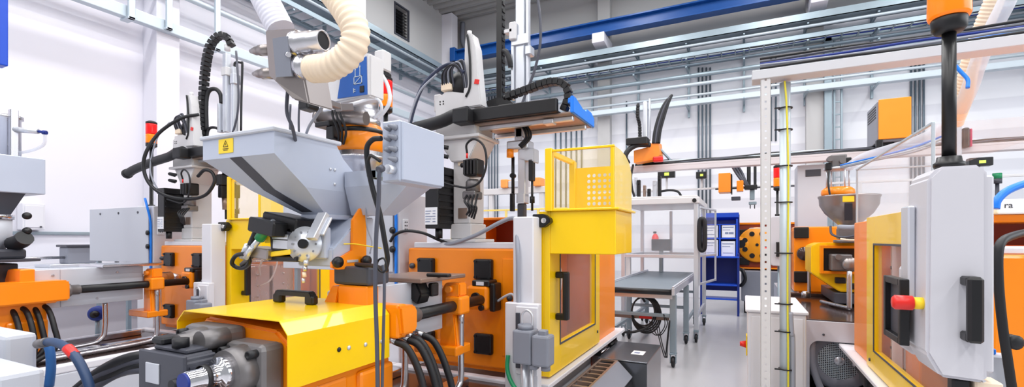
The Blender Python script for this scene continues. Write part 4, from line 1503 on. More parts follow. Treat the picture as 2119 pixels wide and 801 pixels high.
def make_service(label):
    r = thing('service_column', (-2.6, 3.2, 0), label, 'service column', 'white service columns')
    b = MB()
    b.box(-2.78, -2.46, 3.02, 3.4, .01, 1.87, .01)
    col = b.build('housing', 'white', r)
    b = MB()
    b.box(-2.458, -2.45, 3.06, 3.13, 1.55, 1.66, .003)
    pl = b.build('socket_plate', 'paper', col)
    b = MB()
    for i in (0, 1):
        for j in range(3):
            b.cyl((-2.45, 3.085 + i * .022, 1.58 + j * .028), (-2.448, 3.085 + i * .022, 1.58 + j * .028), .006, seg=8)
    b.build('socket_holes', 'black', pl)
    MB().tube([(-2.52, 2.97, 1.95), (-2.482, 2.975, 1.84), (-2.475, 3.0, 1.7), (-2.475, 3.003, 1.5), (-2.475, 3.003, .8)], .012, 6, 8).build('air_line', 'bblue', r)
    for z in (1.42, 1.57):
        b = MB()
        b.lathe([(.0, 0), (.008, 0), (.008, .03), (.026, .035), (.026, .05), (0, .055)], (-2.49, 3.02, z), 12, axis=(0, -1, 0))
        b.build('star_knob', 'black', col)
    return r


sv1 = make_service('white service column with a socket plate beside the centre orange platen')


def make_guard(label):
    r = thing('guard_sheet', (-3.2, 3.0, 0), label, 'guard panel', 'grey sheet guards')
    b = MB()
    b.box(-3.75, -2.5, 2.99, 3.0, 1.24, 1.86, .003)
    sh = b.build('sheet', 'lgrey', r)
    for x in (-3.5, -3.1, -2.7):
        MB().cyl((x, 2.985, 1.8), (x, 2.99, 1.8), .014, seg=10).build('screw', 'dgrey', sh)
    for x in (-3.6, -2.95):
        MB().box(x - .02, x + .02, 3.0, 3.04, 0, 1.8, .003).build('leg', 'galv', r)
    return r


gd1 = make_guard('grey sheet guard behind the hopper of the centre machine')

# cables on the centre platen
tag(MB().tube([at(915, 506, Y=3.1), at(940, 503, Y=3.08), at(985, 487, Y=3.05), at(1030, 463, Y=3.03), at(1058, 452, Y=3.02), at(1068, 460, Y=2.96), at(1072, 520, Y=2.88), at(1073, 600, Y=2.88), at(1074, 645, Y=2.88)], .015, 10, 10).build('conduit', 'cable_l'),
    'light grey conduit swooping from the platen top to the white post', 'conduit')
tag(MB().tube([at(808, 500, Y=2.97), at(818, 486, Y=2.97), at(840, 478, Y=3.0), at(875, 482, Y=3.02), at(905, 495, Y=3.06), at(925, 503, Y=3.12)], .012, 8, 10).build('cable', 'rubber'),
    'black cable arching over the left end of the centre platen', 'cable')
tag(MB().tube([at(1052, 735, Y=2.82), at(1050, 760, Y=2.8), at(1056, 785, Y=2.78), at(1072, 812, Y=2.76), at(1100, 850, Y=2.75)], .014, 8, 10).build('cable', 'green'),
    'green earth cable at the foot of the white post', 'cable')

# ------------------------------------------------------------------ the neighbouring machine on the left, same make
SH = (-3.4, 0, 0)
copy_tree(m1, SH, 'orange and yellow moulding machine on the left, behind the big hopper')
i2 = copy_tree(i1, SH, 'injection unit at the left edge of the photo with white side beam and black rods', skip=('cover', 'work_light', 'lever'))
for ch in bpy.data.objects:
    if ch.parent == i2 and ch.name.split('.')[0] in ('casting', 'gear_flange', 'drive_cylinder', 'servo_motor', 'cylinder_block', 'gland', 'hydraulic_hose'):
        ch.location.y -= .15
    if ch.parent == i2 and ch.name.startswith('hydraulic_hose'):
        ch.location.y -= .2
        ch.location.x -= .12
    if ch.parent == i2 and ch.name.startswith('table_plate'):
        ch.data = ch.data.copy()
        ch.data.materials[0] = M['chrome']
MB().prism([(1.25, .99), (1.25, 1.13), (1.3, 1.165), (1.94, 1.165), (1.95, 1.14), (1.95, 1.0)], 'X', -5.2, -4.97, 0, .012).build('cylinder_body', 'orange', i2)
MB().box(-5.16, -5.136, 1.7, 1.949, .93, 1.25, .004).build('side_plate', 'lgrey', i2)
rb2 = copy_tree(rb1, (-3.52, 0, 0), 'take out robot left of the big hopper, with a tall curved black cable chain', skip=('vertical_axis', 'cable_bundle', 'cylinder_cap'))
for ch in [o for o in bpy.data.objects if o.parent == rb2 and o.name.split('.')[0] == 'cable_chain']:
    bpy.data.objects.remove(ch)
D2 = 5.25
b = MB()
chain(b, [at(421, 285, d=D2), at(421, 215, d=D2), at(425, 150, d=D2), at(434, 100, d=D2), at(450, 77, d=D2), at(468, 75, d=D2), at(479, 92, d=D2)], .085, .06, .045)
b.build('cable_chain', 'black', rb2)
b = MB()
for (x0, x1, y0, y1) in ((466, 479, 112, 275), (484, 493, 140, 275), (455, 462, 215, 275)):
    A, B_ = at(x0, y1, d=D2), at(x1, y0, d=D2)
    b.box(A.x, B_.x, A.y - .03, A.y + .03, A.z, B_.z, .005)
A, B_ = at(484, 170, d=D2), at(497, 155, d=D2)
b.box(A.x, B_.x, A.y - .045, A.y + .04, A.z - .03, B_.z, .005)
b.build('vertical_axis', 'alu', rb2)
b = MB()
A, B_ = at(466, 155, d=D2), at(480, 145, d=D2)
b.box(A.x - .01, B_.x + .01, A.y - .04, A.y + .04, A.z - .02, B_.z + .02, .006)
A = at(471, 105, d=D2)
b.cyl(A, A + Vector((0, 0, .06)), .03, seg=14)
b.build('cylinder_cap', 'offwhite', rb2)
b = MB()
b.tube([at(499, 275, d=D2), at(500, 200, d=D2), at(502, 135, d=D2), at(499, 130, d=D2), at(487, 130, d=D2), at(486, 142, d=D2)], .012, 5, 8)
b.build('signal_wire', 'rubber', rb2)
b = MB()
for (x0, x1, y0, y1) in ((456, 476, 362, 385), (460, 474, 385, 410)):
    A, B_ = at(x0, y1, d=D2), at(x1, y0, d=D2)
    b.box(A.x, B_.x, A.y - .05, A.y + .05, A.z, B_.z, .01)
b.cyl(at(467, 362, d=D2), at(467, 300, d=D2), .03, seg=12)
gb = b.build('gripper_body', 'black', rb2)
MB().cyl(at(467, 410, d=D2), at(467, 434, d=D2), .035, .03, 14).build('gripper_tip', 'bronze', gb)
MB().tube([at(428, 270, d=D2), at(427, 215, d=D2), at(432, 190, d=D2), at(445, 184, d=D2), at(456, 194, d=D2), at(459, 214, d=D2)], .022, 8, 10).build('cable', 'rubber', rb2)
MB().tube([at(428, 290, d=D2), at(432, 268, d=D2), at(445, 264, d=D2), at(462, 272, d=D2)], .015, 8, 10).build('cable', 'rubber', rb2)
MB().tube([at(412, 237, d=5.15), at(375, 245, d=5.1), at(330, 275, d=5.05), at(303, 315, d=5.0), at(298, 350, d=5.0), at(312, 383, d=5.0), at(345, 405, d=5.0), at(390, 412, d=5.0), at(425, 404, d=5.0), at(444, 378, d=5.0), at(440, 358, d=5.0), at(424, 352, d=5.0), at(410, 365, d=5.05)], .017, 10, 10).build('cable', 'rubber', rb2)
copy_tree(tw1, SH, 'signal tower with red over amber lamp in front of the white wall pilaster')
copy_tree(sv1, SH, 'white service column beside the left machine, half behind the grey guard sheet')
copy_tree(gd1, SH, 'flat pale grey guard sheet standing in front of the white wall, left')
# ------------------------------------------------------------------ hopper of the left machine, cut by the frame
r = thing('material_hopper', (-5.5, 1.7, 1.2), 'plain box hopper with steel canister on top, cut by the left edge of the photo', 'hopper', 'sheet metal hoppers')
MB().box(-5.75, -5.3, 1.2, 1.915, 1.875, 2.176, .006).build('hopper_box', 'hopper', r)
b = MB()
v = [(-5.72, 1.25, 1.875), (-5.33, 1.25, 1.875), (-5.33, 1.8, 1.875), (-5.72, 1.8, 1.875), (-5.6, 1.5, 1.7), (-5.42, 1.5, 1.7), (-5.42, 1.74, 1.7), (-5.6, 1.74, 1.7)]
b.poly(v, [(0, 1, 2, 3), (0, 4, 5, 1), (1, 5, 6, 2), (2, 6, 7, 3), (3, 7, 4, 0), (4, 7, 6, 5)])
b.build('cone', 'dgrey', r)
b = MB()
b.lathe([(.0, 1.66), (.16, 1.66), (.165, 1.68), (.165, 1.7), (0, 1.7)], (-5.5, 1.62, 0), 28)
b.build('flange', 'chrome', r)
b = MB()
b.lathe([(.0, 1.42), (.11, 1.42), (.15, 1.5), (.15, 1.66), (0, 1.66)], (-5.5, 1.62, 0), 28)
b.build('throat', 'lgrey', r)
b = MB()
b.box(-5.68, -5.3, 1.45, 1.8, 1.34, 1.42, .02)
b.build('throat_block', 'dgrey', r)
b = MB()
b.prism([(-5.7, 1.3), (-5.7, 1.34), (-5.2, 1.34), (-5.2, 1.32)], 'Y', 1.4, 1.85, 0, .003)
b.box(-5.66, -5.4, 1.55, 1.78, 1.14, 1.3, .01)
b.build('mount_plate', 'dgrey', r)
for p in (at(56, 447, d=3.9), at(56, 478, d=3.9)):
    b = MB()
    b.lathe([(.0, -.06), (.01, -.06), (.01, 0), (.028, .006), (.03, .022), (.0, .03)], p, 14, axis=(1, -.3, 0))
    b.build('star_knob', 'black', r)
b = MB()
b.tube([at(28, 505, d=3.9), at(42, 500, d=3.88), at(52, 492, d=3.86)], .06, 6, 14)
b.build('rubber_boot', 'rubber', r)
b = MB()
b.lathe([(.0, 2.176), (.1, 2.176), (.1, 2.5), (.115, 2.505), (.115, 2.53), (.0, 2.53)], at(12, 300, d=4.0) * Vector((1, 1, 0)) if False else Vector((at(10, 300, d=4.0).x, at(10, 300, d=4.0).y, 0)), 28)
b.box(at(26, 300, d=3.95).x - .02, at(26, 300, d=3.95).x + .03, at(26, 300, d=3.95).y - .02, at(26, 300, d=3.95).y + .03, 2.17, 2.57, .004)
b.build('canister', 'steel', r)
b = MB()
b.cyl(at(30, 268, d=3.95), at(80, 272, d=3.97), .024, .02, 16, 0)
b.cyl(at(80, 272, d=3.97), at(97, 275, d=3.98), .011, .011, 12, 1)
b.cyl(at(90, 274, d=3.98), at(96, 275, d=3.98), .018, .018, 12, 1)
b.build('air_valve', ['alu', 'dblue'], r)
MB().tube([at(94, 278, d=3.98), at(90, 300, d=4.0), at(60, 313, d=4.02), at(30, 315, d=4.0), at(20, 300, d=3.95)], .012, 8, 8).build('air_tube', 'haze', r)

# cabinets between the rows, bottom left
c1 = thing('control_cabinet', (-3.5, 1.06, 0), 'upper light grey cabinet with rounded edges at the lower left corner', 'cabinet')
MB().box(-3.9, -3.18, 1.0, 1.12, 0, 1.035, .02).build('body', 'lgrey', c1)
MB().box(-3.8, -3.25, .992, 1.0, .1, .95, .004).build('door', 'lgrey', c1)
c2 = thing('control_cabinet', (-2.8, .87, 0), 'lower light grey cabinet in the bottom left corner', 'cabinet')
MB().box(-3.3, -2.57, .78, .93, 0, .975, .02).build('body', 'lgrey', c2)
MB().box(-3.2, -2.66, .772, .78, .1, .9, .004).build('door', 'lgrey', c2)
# hoses in front of the cabinets
a0 = at(85, 712, d=2.25)
b = MB()
b.tube([a0, at(112, 708, d=2.2), at(145, 725, d=2.15), at(170, 760, d=2.12), at(188, 810, d=2.1), at(195, 870, d=2.1)], .019, 10, 12, 0)
b.tube([at(140, 720, d=2.155), at(148, 728, d=2.146), at(155, 736, d=2.14)], .0215, 4, 12, 1)
b.cyl(at(80, 712, d=2.26), at(98, 708, d=2.22), .022, .022, 14, 2)
tag(b.build('hydraulic_hose', [mat('blue_black_hose', (36, 62, 100), .45), 'red', 'cast']), 'blue black hose with a red band bending off the left cabinet', 'hose', 'hoses at lower left')
b = MB()
b.tube([at(92, 705, d=2.4), at(103, 722, d=2.4), at(106, 760, d=2.4), at(102, 800, d=2.4)], .02, 8, 12, 0)
tag(b.build('hydraulic_hose', mat('blue_hose', (40, 96, 160), .45)), 'short blue hose dropping beside the left cabinet', 'hose', 'hoses at lower left')
for k in range(4):
    b = MB()
    b.tube([at(150, 812 + k * 10, d=2.3), at(200, 772 + k * 9, d=2.25), at(250, 745 + k * 9, d=2.2 + .02 * k), at(300, 735 + k * 10, d=2.2), at(340, 745 + k * 12, d=2.25)], .02, 8, 12)
    tag(b.build('hydraulic_hose', 'cable' if k % 2 else 'rubber'), ('uppermost', 'second', 'third', 'lowest')[k] + ' of the dark hoses fanning out left of the grey servo motor', 'hose', 'hoses at lower left')

# items seen over the left deck
r = thing('cable_plug', (at(198, 650, d=4.9).x, at(198, 650, d=4.9).y, at(198, 650, d=4.9).z), 'round blue plug with a black centre below the white side beam, left', 'plug')
c = at(198, 650, d=4.9)
MB().lathe([(.0, 0), (.06, 0), (.075, .02), (.075, .09), (.06, .1), (0, .1)], c, 24, axis=(-.75, .65, 0)).build('ring', 'dblue', r)
MB().lathe([(.0, -.04), (.035, -.04), (.035, .0), (0, 0)], c, 20, axis=(-.75, .65, 0)).build('core', 'black', r)
MB().cyl(c + Vector((-.03, .03, -.07)), Vector((c.x - .03, c.y + .03, .5)), .02, seg=10).build('post', 'galv', r)

# ------------------------------------------------------------------ the machine beyond the white pole (centre right)
r = thing('injection_moulding_machine', (1.1, 6.6, 0), 'orange moulding machine behind the white pole, with a large round fan grille in its base', 'machine')
b = MB()
# base with a rounded opening on its near end
x0, x1, zt, yb = .47, 1.72, .74, 5.22
op = []
for (cx, cz, a0_) in ((.63, .48, PI), (1.14, .48, PI / 2)):
    for k in range(7):
        t = a0_ - k * PI / 12
        op.append((cx + .08 * math.cos(t), cz + .08 * math.sin(t)))
op = [(.55, .04)] + op + [(1.22, .04)]
b.poly([(x, yb, z) for x, z in [(x0, 0), (x0, zt), (x1, zt), (x1, 0), (1.22, 0.0)] + list(reversed(op)) + [(.55, 0)]], [tuple(range(5 + len(op) + 1))])
b.poly([(x, yy, z) for yy in (yb, yb + .3) for x, z in op], [(i, i + 1, len(op) + i + 1, len(op) + i) for i in range(len(op) - 1)])
b.box(x0, x0 + .03, yb + .001, 9.5, 0, zt, 0).box(x1 - .03, x1, yb + .001, 9.5, 0, zt, 0).box(x0 + .03, x1 - .03, yb + .001, 9.5, zt - .03, zt, 0)
base = b.build('base_frame', 'lgrey', r)
b = MB()
b.box(x0 + .03, x1 - .03, 5.9, 5.92, .0, .7, 0)
b.build('back_sheet', 'black', base)
b = MB()
b.box(x0 + .02, x1 - .02, 5.25, 7.4, zt, zt + .012, .003).box(x0, x0 + .05, 5.22, 7.4, zt + .012, zt + .03, .004).box(x0, x1, 7.3, 7.38, zt + .012, zt + .05, .004)
b.build('deck', 'deck', base)
fc = Vector((.795, 5.32, .37))
b = MB()
b.lathe([(.168, 0), (.178, -.012), (.255, -.008), (.275, .02), (.28, .25), (.0, .3)], fc, 48, axis='Y', cap=False)
fan = b.build('fan_housing', 'grey', r)
b = MB()
g_ = .0165
n_ = int(.17 / g_)
for i in range(-n_, n_ + 1):
    h = math.sqrt(max(0, .17 ** 2 - (i * g_) ** 2))
    if h > .02:
        b.box(fc.x + i * g_ - .003, fc.x + i * g_ + .003, fc.y - .004, fc.y, fc.z - h, fc.z + h, 0)
        b.box(fc.x - h, fc.x + h, fc.y - .008, fc.y - .004, fc.z + i * g_ - .003, fc.z + i * g_ + .003, 0)
b.build('fan_grille', 'galv_w', fan)
MB().lathe([(.0, -.02), (.04, -.018), (.045, -.006), (0, -.004)], fc, 20, axis='Y').build('hub_cap', 'alu', fan)
MB().tube([(.585, 5.3, .56), (.575, 5.28, .45), (.585, 5.28, .3), (.64, 5.27, .12), (.72, 5.26, -.0)], .03, 8, 12).build('hose', 'cable_l', r)
for (x_, z_) in ((.66, .62), (1.1, .635)):
    MB().cyl((x_, yb - .006, z_), (x_, yb, z_), .01, seg=10).build('bolt', 'dgrey', base)
b = MB()
b.box(.6, 1.75, 7.4, 7.75, .8, 1.665, .014)
b.box(.66, 1.7, 7.42, 7.7, zt, .8, .004)
pl = b.build('fixed_platen', 'orange', r)
for z in (1.585, 1.0):
    MB().box(.6, .77, 7.35, 7.405, z - .075, z + .075, .012).build('tie_bar_plug', 'black', pl)
MB().lathe([(.0, 0), (.085, 0), (.09, .01), (.09, .12)], (.715, 7.25, 1.31), 24, axis='Y').build('bushing', 'deck', r)
b = MB()
b.box(.62, 1.72, 7.75, 9.4, .8, 1.62, .01)
b.build('clamp_housing', 'oxblood', r)
b = MB()
b.box(.75, .87, 6.9, 7.4, 1.22, 1.36, .015).box(.72, .78, 6.86, 6.98, 1.19, 1.42, .01)
b.build('arm', 'orange', r)
# yellow injection housing with a recessed front
b = MB()
hx = [(.68, 1.12), (.68, 1.42), (.76, 1.46), (1.35, 1.46), (1.35, .92), (.95, .92)]
b.prism(hx, 'Y', 6.32, 6.9, 0, .01)
ih = b.build('injection_housing', 'yellow', r)
b = MB()
b.frame('Y', 6.24, 6.32, .76, 1.28, 1.12, 1.43, .03, mi=0)
b.box(.79, 1.25, 6.312, 6.319, 1.15, 1.4, 0, 1)
b.build('recess', ['orange', 'black'], ih)
b = MB()
b.box(.84, 1.03, 6.1, 6.31, 1.16, 1.34, .015)
b.cyl((.9, 6.05, 1.31), (.9, 6.2, 1.31), .03, seg=14)
b.build('servo_motor', 'cast', ih)
b = MB()
b.lathe([(.0, 0), (.055, 0), (.075, .02), (.075, .06), (.06, .07), (.06, .14), (0, .14)], (1.0, 5.98, 1.235), 26, axis='Y')
b.build('gear_cap', 'stain', ih)
b = MB()
b.tube([(.99, 6.02, 1.18), (.985, 6.0, 1.1), (.985, 6.0, .9), (.985, 6.0, .775)], .024, 6, 12)
b.build('oil_pipe', 'steel', r)
b = MB()
b.tube([(.985, 6.0, .785), (.9, 6.2, .785), (.8, 6.5, .785)], .02, 6, 12)
b.build('oil_pipe', 'steel', r)
b = MB()
b.tube([(.73, 6.9, 1.24), (.72, 6.88, 1.1), (.72, 6.88, .9), (.72, 6.88, .78)], .018, 6, 12)
b.lathe([(.0, 0), (.045, 0), (.045, .06), (.03, .08), (0, .08)], (.68, 6.86, .78), 16)
b.build('oil_pipe', 'steel', r)
b = MB()
b.box(.9, 1.4, 6.3, 7.35, .79, .91, .01)
b.build('slide_bed', 'dgrey', r)
for k, (x_, z_) in enumerate(((.95, 1.05), (1.1, .99), (1.2, 1.06))):
    MB().box(x_ - .05, x_ + .05, 6.26, 6.32, z_ - .035, z_ + .03, .01).build('limit_switch', 'rubber', ih)

# bowl hopper above it
c = Vector((1.02, 6.25, 0))
r = thing('material_hopper', (1.02, 6.25, 1.46), 'silver bowl hopper with a yellow label above the far injection unit', 'hopper')
b = MB()
b.lathe([(.0, 1.62), (.07, 1.62), (.1, 1.66), (.22, 1.78), (.27, 1.87), (.275, 1.94), (.285, 1.955), (.285, 1.97), (.0, 1.975)], c, 40)
bowl = b.build('bowl', 'stain', r)
d = Vector((-.17, -.985, 0)).normalized()
q = c + d * .279
b = MB()
b.beam((q.x, q.y, 1.885), (q.x, q.y, 1.945), .012, .1)
b.build('label', 'label', bowl)
b = MB()
b.beam((c.x + d.x * .285, c.y + d.y * .285, 1.87), (c.x + d.x * .165, c.y + d.y * .165, 1.70), .07, .006)
b.build('sight_strip', 'dgrey', bowl)
b = MB()
b.box(.92, 1.12, 6.15, 6.35, 1.5, 1.62, .012)
b.lathe([(.0, 1.46), (.14, 1.46), (.14, 1.49), (.0, 1.5)], c, 24)
b.build('throat', 'cast', r)
MB().tube([(1.15, 6.2, 1.55), (1.2, 6.1, 1.6), (1.1, 6.0, 1.56), (.95, 6.02, 1.52), (.85, 6.1, 1.55), (.84, 6.15, 1.64)], .012, 8, 8).build('wire', 'cable', r)
MB().tube([(.98, 6.12, 1.52), (.92, 6.02, 1.5), (1.05, 5.97, 1.49), (1.2, 6.05, 1.52)], .01, 8, 8).build('wire', 'cream', r)

r = thing('material_loader', (1.02, 6.25, 1.975), 'small material loader with an orange ring and glass cylinder, on the bowl hopper', 'loader')
k0 = Vector((.93, 6.3, 0))
MB().lathe([(.0, 1.976), (.15, 1.976), (.16, 2.0), (.155, 2.04), (.12, 2.07), (0, 2.07)], k0, 32).build('ring', 'orange', r)
MB().lathe([(.0, 2.07), (.11, 2.07), (.11, 2.26), (.0, 2.26)], k0, 28).build('glass_cylinder', 'clear', r)
b = MB()
for k in range(4):
    t = k * PI / 2 + .4
    b.cyl((k0.x + .12 * math.cos(t), k0.y + .12 * math.sin(t), 2.07), (k0.x + .12 * math.cos(t), k0.y + .12 * math.sin(t), 2.28), .008, seg=8)
b.lathe([(.0, 2.26), (.135, 2.26), (.135, 2.285), (.0, 2.285)], k0, 28)
b.build('cage', 'alu', r)
b = MB()
b.box(.85, 1.0, 6.2, 6.38, 2.285, 2.42, .015)
b.cyl((.84, 6.15, 2.37), (.84, 6.23, 2.37), .03, seg=14).cyl((.95, 6.15, 2.34), (.95, 6.22, 2.34), .026, seg=14)
b.build('valve_head', 'cast', r)
b = MB()
b.box(.8, .86, 6.18, 6.26, 2.25, 2.33, .01).box(.98, 1.04, 6.2, 6.3, 2.3, 2.38, .01)
b.build('solenoid', 'black', r)
MB().tube([(.83, 6.18, 2.25), (.82, 6.14, 2.1), (.84, 6.12, 1.95), (.88, 6.14, 1.98)], .01, 6, 8).build('wire', 'rubber', r)


# ------------------------------------------------------------------ operator panel (a swing box with handle, e-stop and screen)
def make_panel(label, o, k=1.0, tower_label=None, simple=False):
    """o: corner of the handle side nearest the aisle, bottom; box runs +X and +Y"""
    r = thing('operator_panel', (o[0] + .07, o[1] + .08, o[2]), label, 'control panel', 'operator panels')
    X, Y, Z = o

    def S(b, x0, x1, y0, y1, z0, z1, *a):
        return b.box(X + x0 * k, X + x1 * k, Y + y0 * k, Y + y1 * k, Z + z0 * k, Z + z1 * k, *a)
    b = MB()
    prof = [(.0, .06), (.03, .0), (.118, -.005), (.124, .0), (.124, .545), (.112, .557), (.028, .557), (.004, .53)]
    b.prism([(X + p * k, Z + q * k) for p, q in prof], 'Y', Y, Y + .17 * k, 0, .008 * k)
    S(b, .118, .14, .01, .15, .02, .53, .005)
    body = b.build('housing', 'panelgrey', r)
    b = MB()
    S(b, -.016, .002, .09, .16, .18, .46, .004)
    b.build('side_frame', 'alu', body)
    b = MB()
    S(b, .068, .1, -.042, 0, .104, .128, .004)
    S(b, .068, .1, -.042, 0, .246, .27, .004)
    S(b, .068, .1, -.056, -.034, .104, .27, .008)
    b.build('handle', 'black', r)
    b = MB()
    ey = Y + .03 * k
    b.cyl((X - .02 * k, ey, Z + .19 * k), (X + .004, ey, Z + .19 * k), .0165 * k, seg=20)
    es = b.build('emergency_stop', 'label', r)
    b = MB()
    b.lathe([(.0, -.066 * k), (.014 * k, -.066 * k), (.02 * k, -.06 * k), (.02 * k, -.022 * k), (.016 * k, -.019 * k), (0, -.019 * k)], (X, ey, Z + .19 * k), 24, axis='X')
    b.build('mushroom_head', 'red', es)
    b = MB()
    b.frame('X', X - .035 * k, X - .012 * k, Y + .09 * k, Y + .27 * k, Z + .06 * k, Z + .25 * k, .02 * k)
    sc_ = b.build('screen_frame', 'black', r)
    b = MB()
    S(b, -.02, -.012, .11, .25, .08, .23, 0)
    b.build('screen', 'dgrey', sc_)
    b = MB()
    S(b, .01, .12, .17, .3, .02, .28, .01)
    b.build('rear_housing', 'panelgrey', r)
    return r


pn1 = make_panel('nearest operator panel with a black bow handle and red emergency stop, right side', (.437, 1.63, 1.135))
r = thing('panel_support', (.53, 1.75, .0), 'black stalk and beige arm carrying the nearest operator panel', 'support')
MB().box(.5, .54, 1.66, 1.7, .9, 1.129, .006).build('stalk', 'black', r)
MB().box(.545, .6, 1.655, 1.72, .9, 1.129, .004).build('bracket', 'cream', r)
MB().box(.49, .61, 1.65, 1.73, .86, .9, .004).cyl((.55, 1.69, .03), (.55, 1.69, .86), .03, seg=18).lathe([(.0, 0), (.14, 0), (.14, .02), (.04, .035), (0, .035)], (.55, 1.69, 0), 28).build('post', 'galv', r)
# mast with amber beacon on the near panel
r = thing('beacon_mast', (.505, 1.7, 1.692), 'black mast carrying an orange beacon, on top of the nearest operator panel', 'signal light')
MB().lathe([(.0, 1.692), (.03, 1.692), (.034, 1.7), (.034, 1.708), (.028, 1.712), (.026, 1.725), (.0, 1.725)], (.505, 1.7, 0), 24).build('collar', 'black', r)
MB().lathe([(.0, 1.72), (.0155, 1.72), (.0155, 2.07), (0, 2.07)], (.505, 1.7, 0), 24).build('pole', 'black', r)
MB().lathe([(.0, 2.062), (.03, 2.065), (.038, 2.075), (.04, 2.1), (.038, 2.104), (.0, 2.104)], (.505, 1.7, 0), 32).build('base', 'black', r)
MB().lathe([(.0, 2.104), (.044, 2.104), (.047, 2.112), (.046, 2.17), (.04, 2.2), (.0, 2.21)], (.505, 1.7, 0), 32).build('beacon', 'amber_lens', r)

p = at(1592, 550, d=5.6)
pn2 = make_panel('far operator panel with a black handle, behind the white pole', (p.x, p.y, p.z), 1.03)
b = MB()
b.cyl((p.x + .12, p.y + .1, .0), (p.x + .12, p.y + .1, p.z - .006), .03, seg=14)
b.lathe([(.0, 0), (.13, 0), (.13, .02), (0, .03)], (p.x + .12, p.y + .1, 0), 24)
tag(b.build('panel_support', 'galv'), 'grey post under the far operator panel', 'support')
make_tower('signal tower with red over amber lamp standing on the far operator panel', p.x + .09, p.y + .09, p.z + .585, 2.1, s=.75)

# ------------------------------------------------------------------ the machine on the right whose door faces the aisle
r = thing('injection_moulding_machine', (1.4, 3.8, 0), 'orange machine on the right, with a yellow framed glazed door facing the aisle', 'machine')
b = MB()
b.box(.92, 2.1, 2.45, 5.0, 0, .5, .01)
base = b.build('base_frame', 'dgrey', r)
MB().box(.775, .92, 2.4, 5.22, .515, .55, .006).box(.88, .92, 2.4, 5.22, .36, .515, .003).build('door_rail', 'white', r)
b = MB()
b.cyl((.84, 3.5, .44), (.84, 4.8, .44), .018, seg=10).box(.8, .9, 4.3, 4.5, .4, .5, .01)
b.build('door_damper', 'rubber', r)
b = MB()
b.box(.88, 2.05, 2.5, 2.85, .55, 1.44, .014)
plt_ = b.build('fixed_platen', 'orange', r)
MB().box(.9, 2.0, 2.52, 2.86, 1.44, 1.47, .006).build('top_plate', 'white', r)
b = MB()
b.box(1.0, 1.15, 2.45, 2.505, .72, .87, .014)
b.build('tie_bar_plug', 'black', plt_)
b = MB()
b.frame('X', .83, .875, 2.6, 4.4, .56, 1.66, .18, wb=.145, wt=.195, wr=.23)
door = b.build('safety_door', 'yellow', r)
b = MB()
b.box(.853, .859, 2.75, 4.18, .69, 1.48, 0)
b.build('window_pane', 'otint', door)
b = MB()
b.frame('X', .824, .83, 2.77, 4.18, .70, 1.47, .014)
b.build('window_seal', 'dgrey', door)
MB().cyl((.822, 4.29, .62), (.83, 4.29, .62), .012, seg=10).build('screw', 'dgrey', door)
b = MB()
b.box(.85, 2.05, 4.42, 4.97, .55, 1.64, .01)
b.build('rear_housing', 'orange_light', r)
b = MB()
b.box(1.0, 1.9, 3.85, 4.15, .56, 1.42, .012)
b.build('moving_platen', 'orange', r)
b = MB()
b.box(1.05, 1.8, 2.86, 3.2, .8, 1.2, .008).box(1.05, 1.8, 3.5, 3.85, .8, 1.2, .008)
b.build('mould', 'steel', r)
for z in (.72, 1.28):
    MB().cyl((1.1, 2.85, z), (1.1, 4.9, z), .04, seg=16).build('tie_bar', 'chrome', r)
b = MB()
b.box(1.0, 1.02, 4.17, 4.19, .6, 1.4, 0).box(.93, .99, 4.16, 4.2, .57, 1.45, .003)
for k in range(9):
    b.cyl((.925, 4.18, .66 + k * .08), (.93, 4.18, .66 + k * .08), .011, seg=8, mi=1)
b.build('guide_strip', ['white', 'dgrey'], r)
MB().tube([(.95, 3.9, 1.0), (.95, 3.5, 1.04), (.97, 3.1, 1.0)], .012, 6, 8).build('water_hose', 'white', r)
b = MB()
b.box(.95, 1.95, 4.3, 4.34, 1.47, 1.6, .003).box(.95, .985, 2.9, 4.3, 1.47, 1.6, .003)
b.box(.95, 1.95, 2.88, 4.34, 1.575, 1.61, .004)
b.box(.99, 1.95, 3.2, 3.22, 1.47, 1.575, 0, 1)
b.build('top_guard', ['orange', 'oxblood'], r)
# clear guard above the door
b = MB()
b.box(.86, .865, 3.1, 4.95, 1.64, 2.08, 0).box(.865, 1.5, 4.945, 4.95, 1.64, 2.08, 0).box(.86, 1.5, 3.1, 4.95, 2.08, 2.085, 0)
gp = b.build('clear_guard', 'clear', r)
b = MB()
for (x, y) in ((.865, 4.94), (.865, 3.12), (1.49, 4.94)):
    b.box(x - .007, x + .007, y - .007, y + .007, 1.61, 2.095, .002)
b.box(.858, .872, 3.12, 4.95, 2.085, 2.098, .002).box(.858, 1.5, 4.936, 4.95, 2.085, 2.098, .002)
b.build('guard_frame', 'galv_w', gp)
tag(MB().tube([at(1738, 470, d=4.6), at(1765, 471, d=4.3), at(1797, 466, d=3.9)], .024, 8, 12).build('conduit', 'cable_l'), 'short grey conduit entering the top of the right orange housing', 'conduit')

# white notice box with lettering on the right machine
b = MB()
p0 = at(2084, 440, d=2.06)
r = thing('notice_box', (p0.x + .05, p0.y + .05, 1.61), 'white box with partly visible lettering at the right edge', 'box')
MB().box(p0.x - .03, p0.x + .28, p0.y, p0.y + .14, 1.611, 1.672, .004).build('body', 'paper', r)
text_mesh('lettering', 'ra', .036, (p0.x + .005, p0.y - .001, 1.645), Matrix.Rotation(PI / 2, 3, 'X'), 'dgrey', r)
b = MB()
b.box(p0.x + .085, p0.x + .15, p0.y - .002, p0.y, 1.612, 1.671, 0)
b.build('stripe', 'label', r)

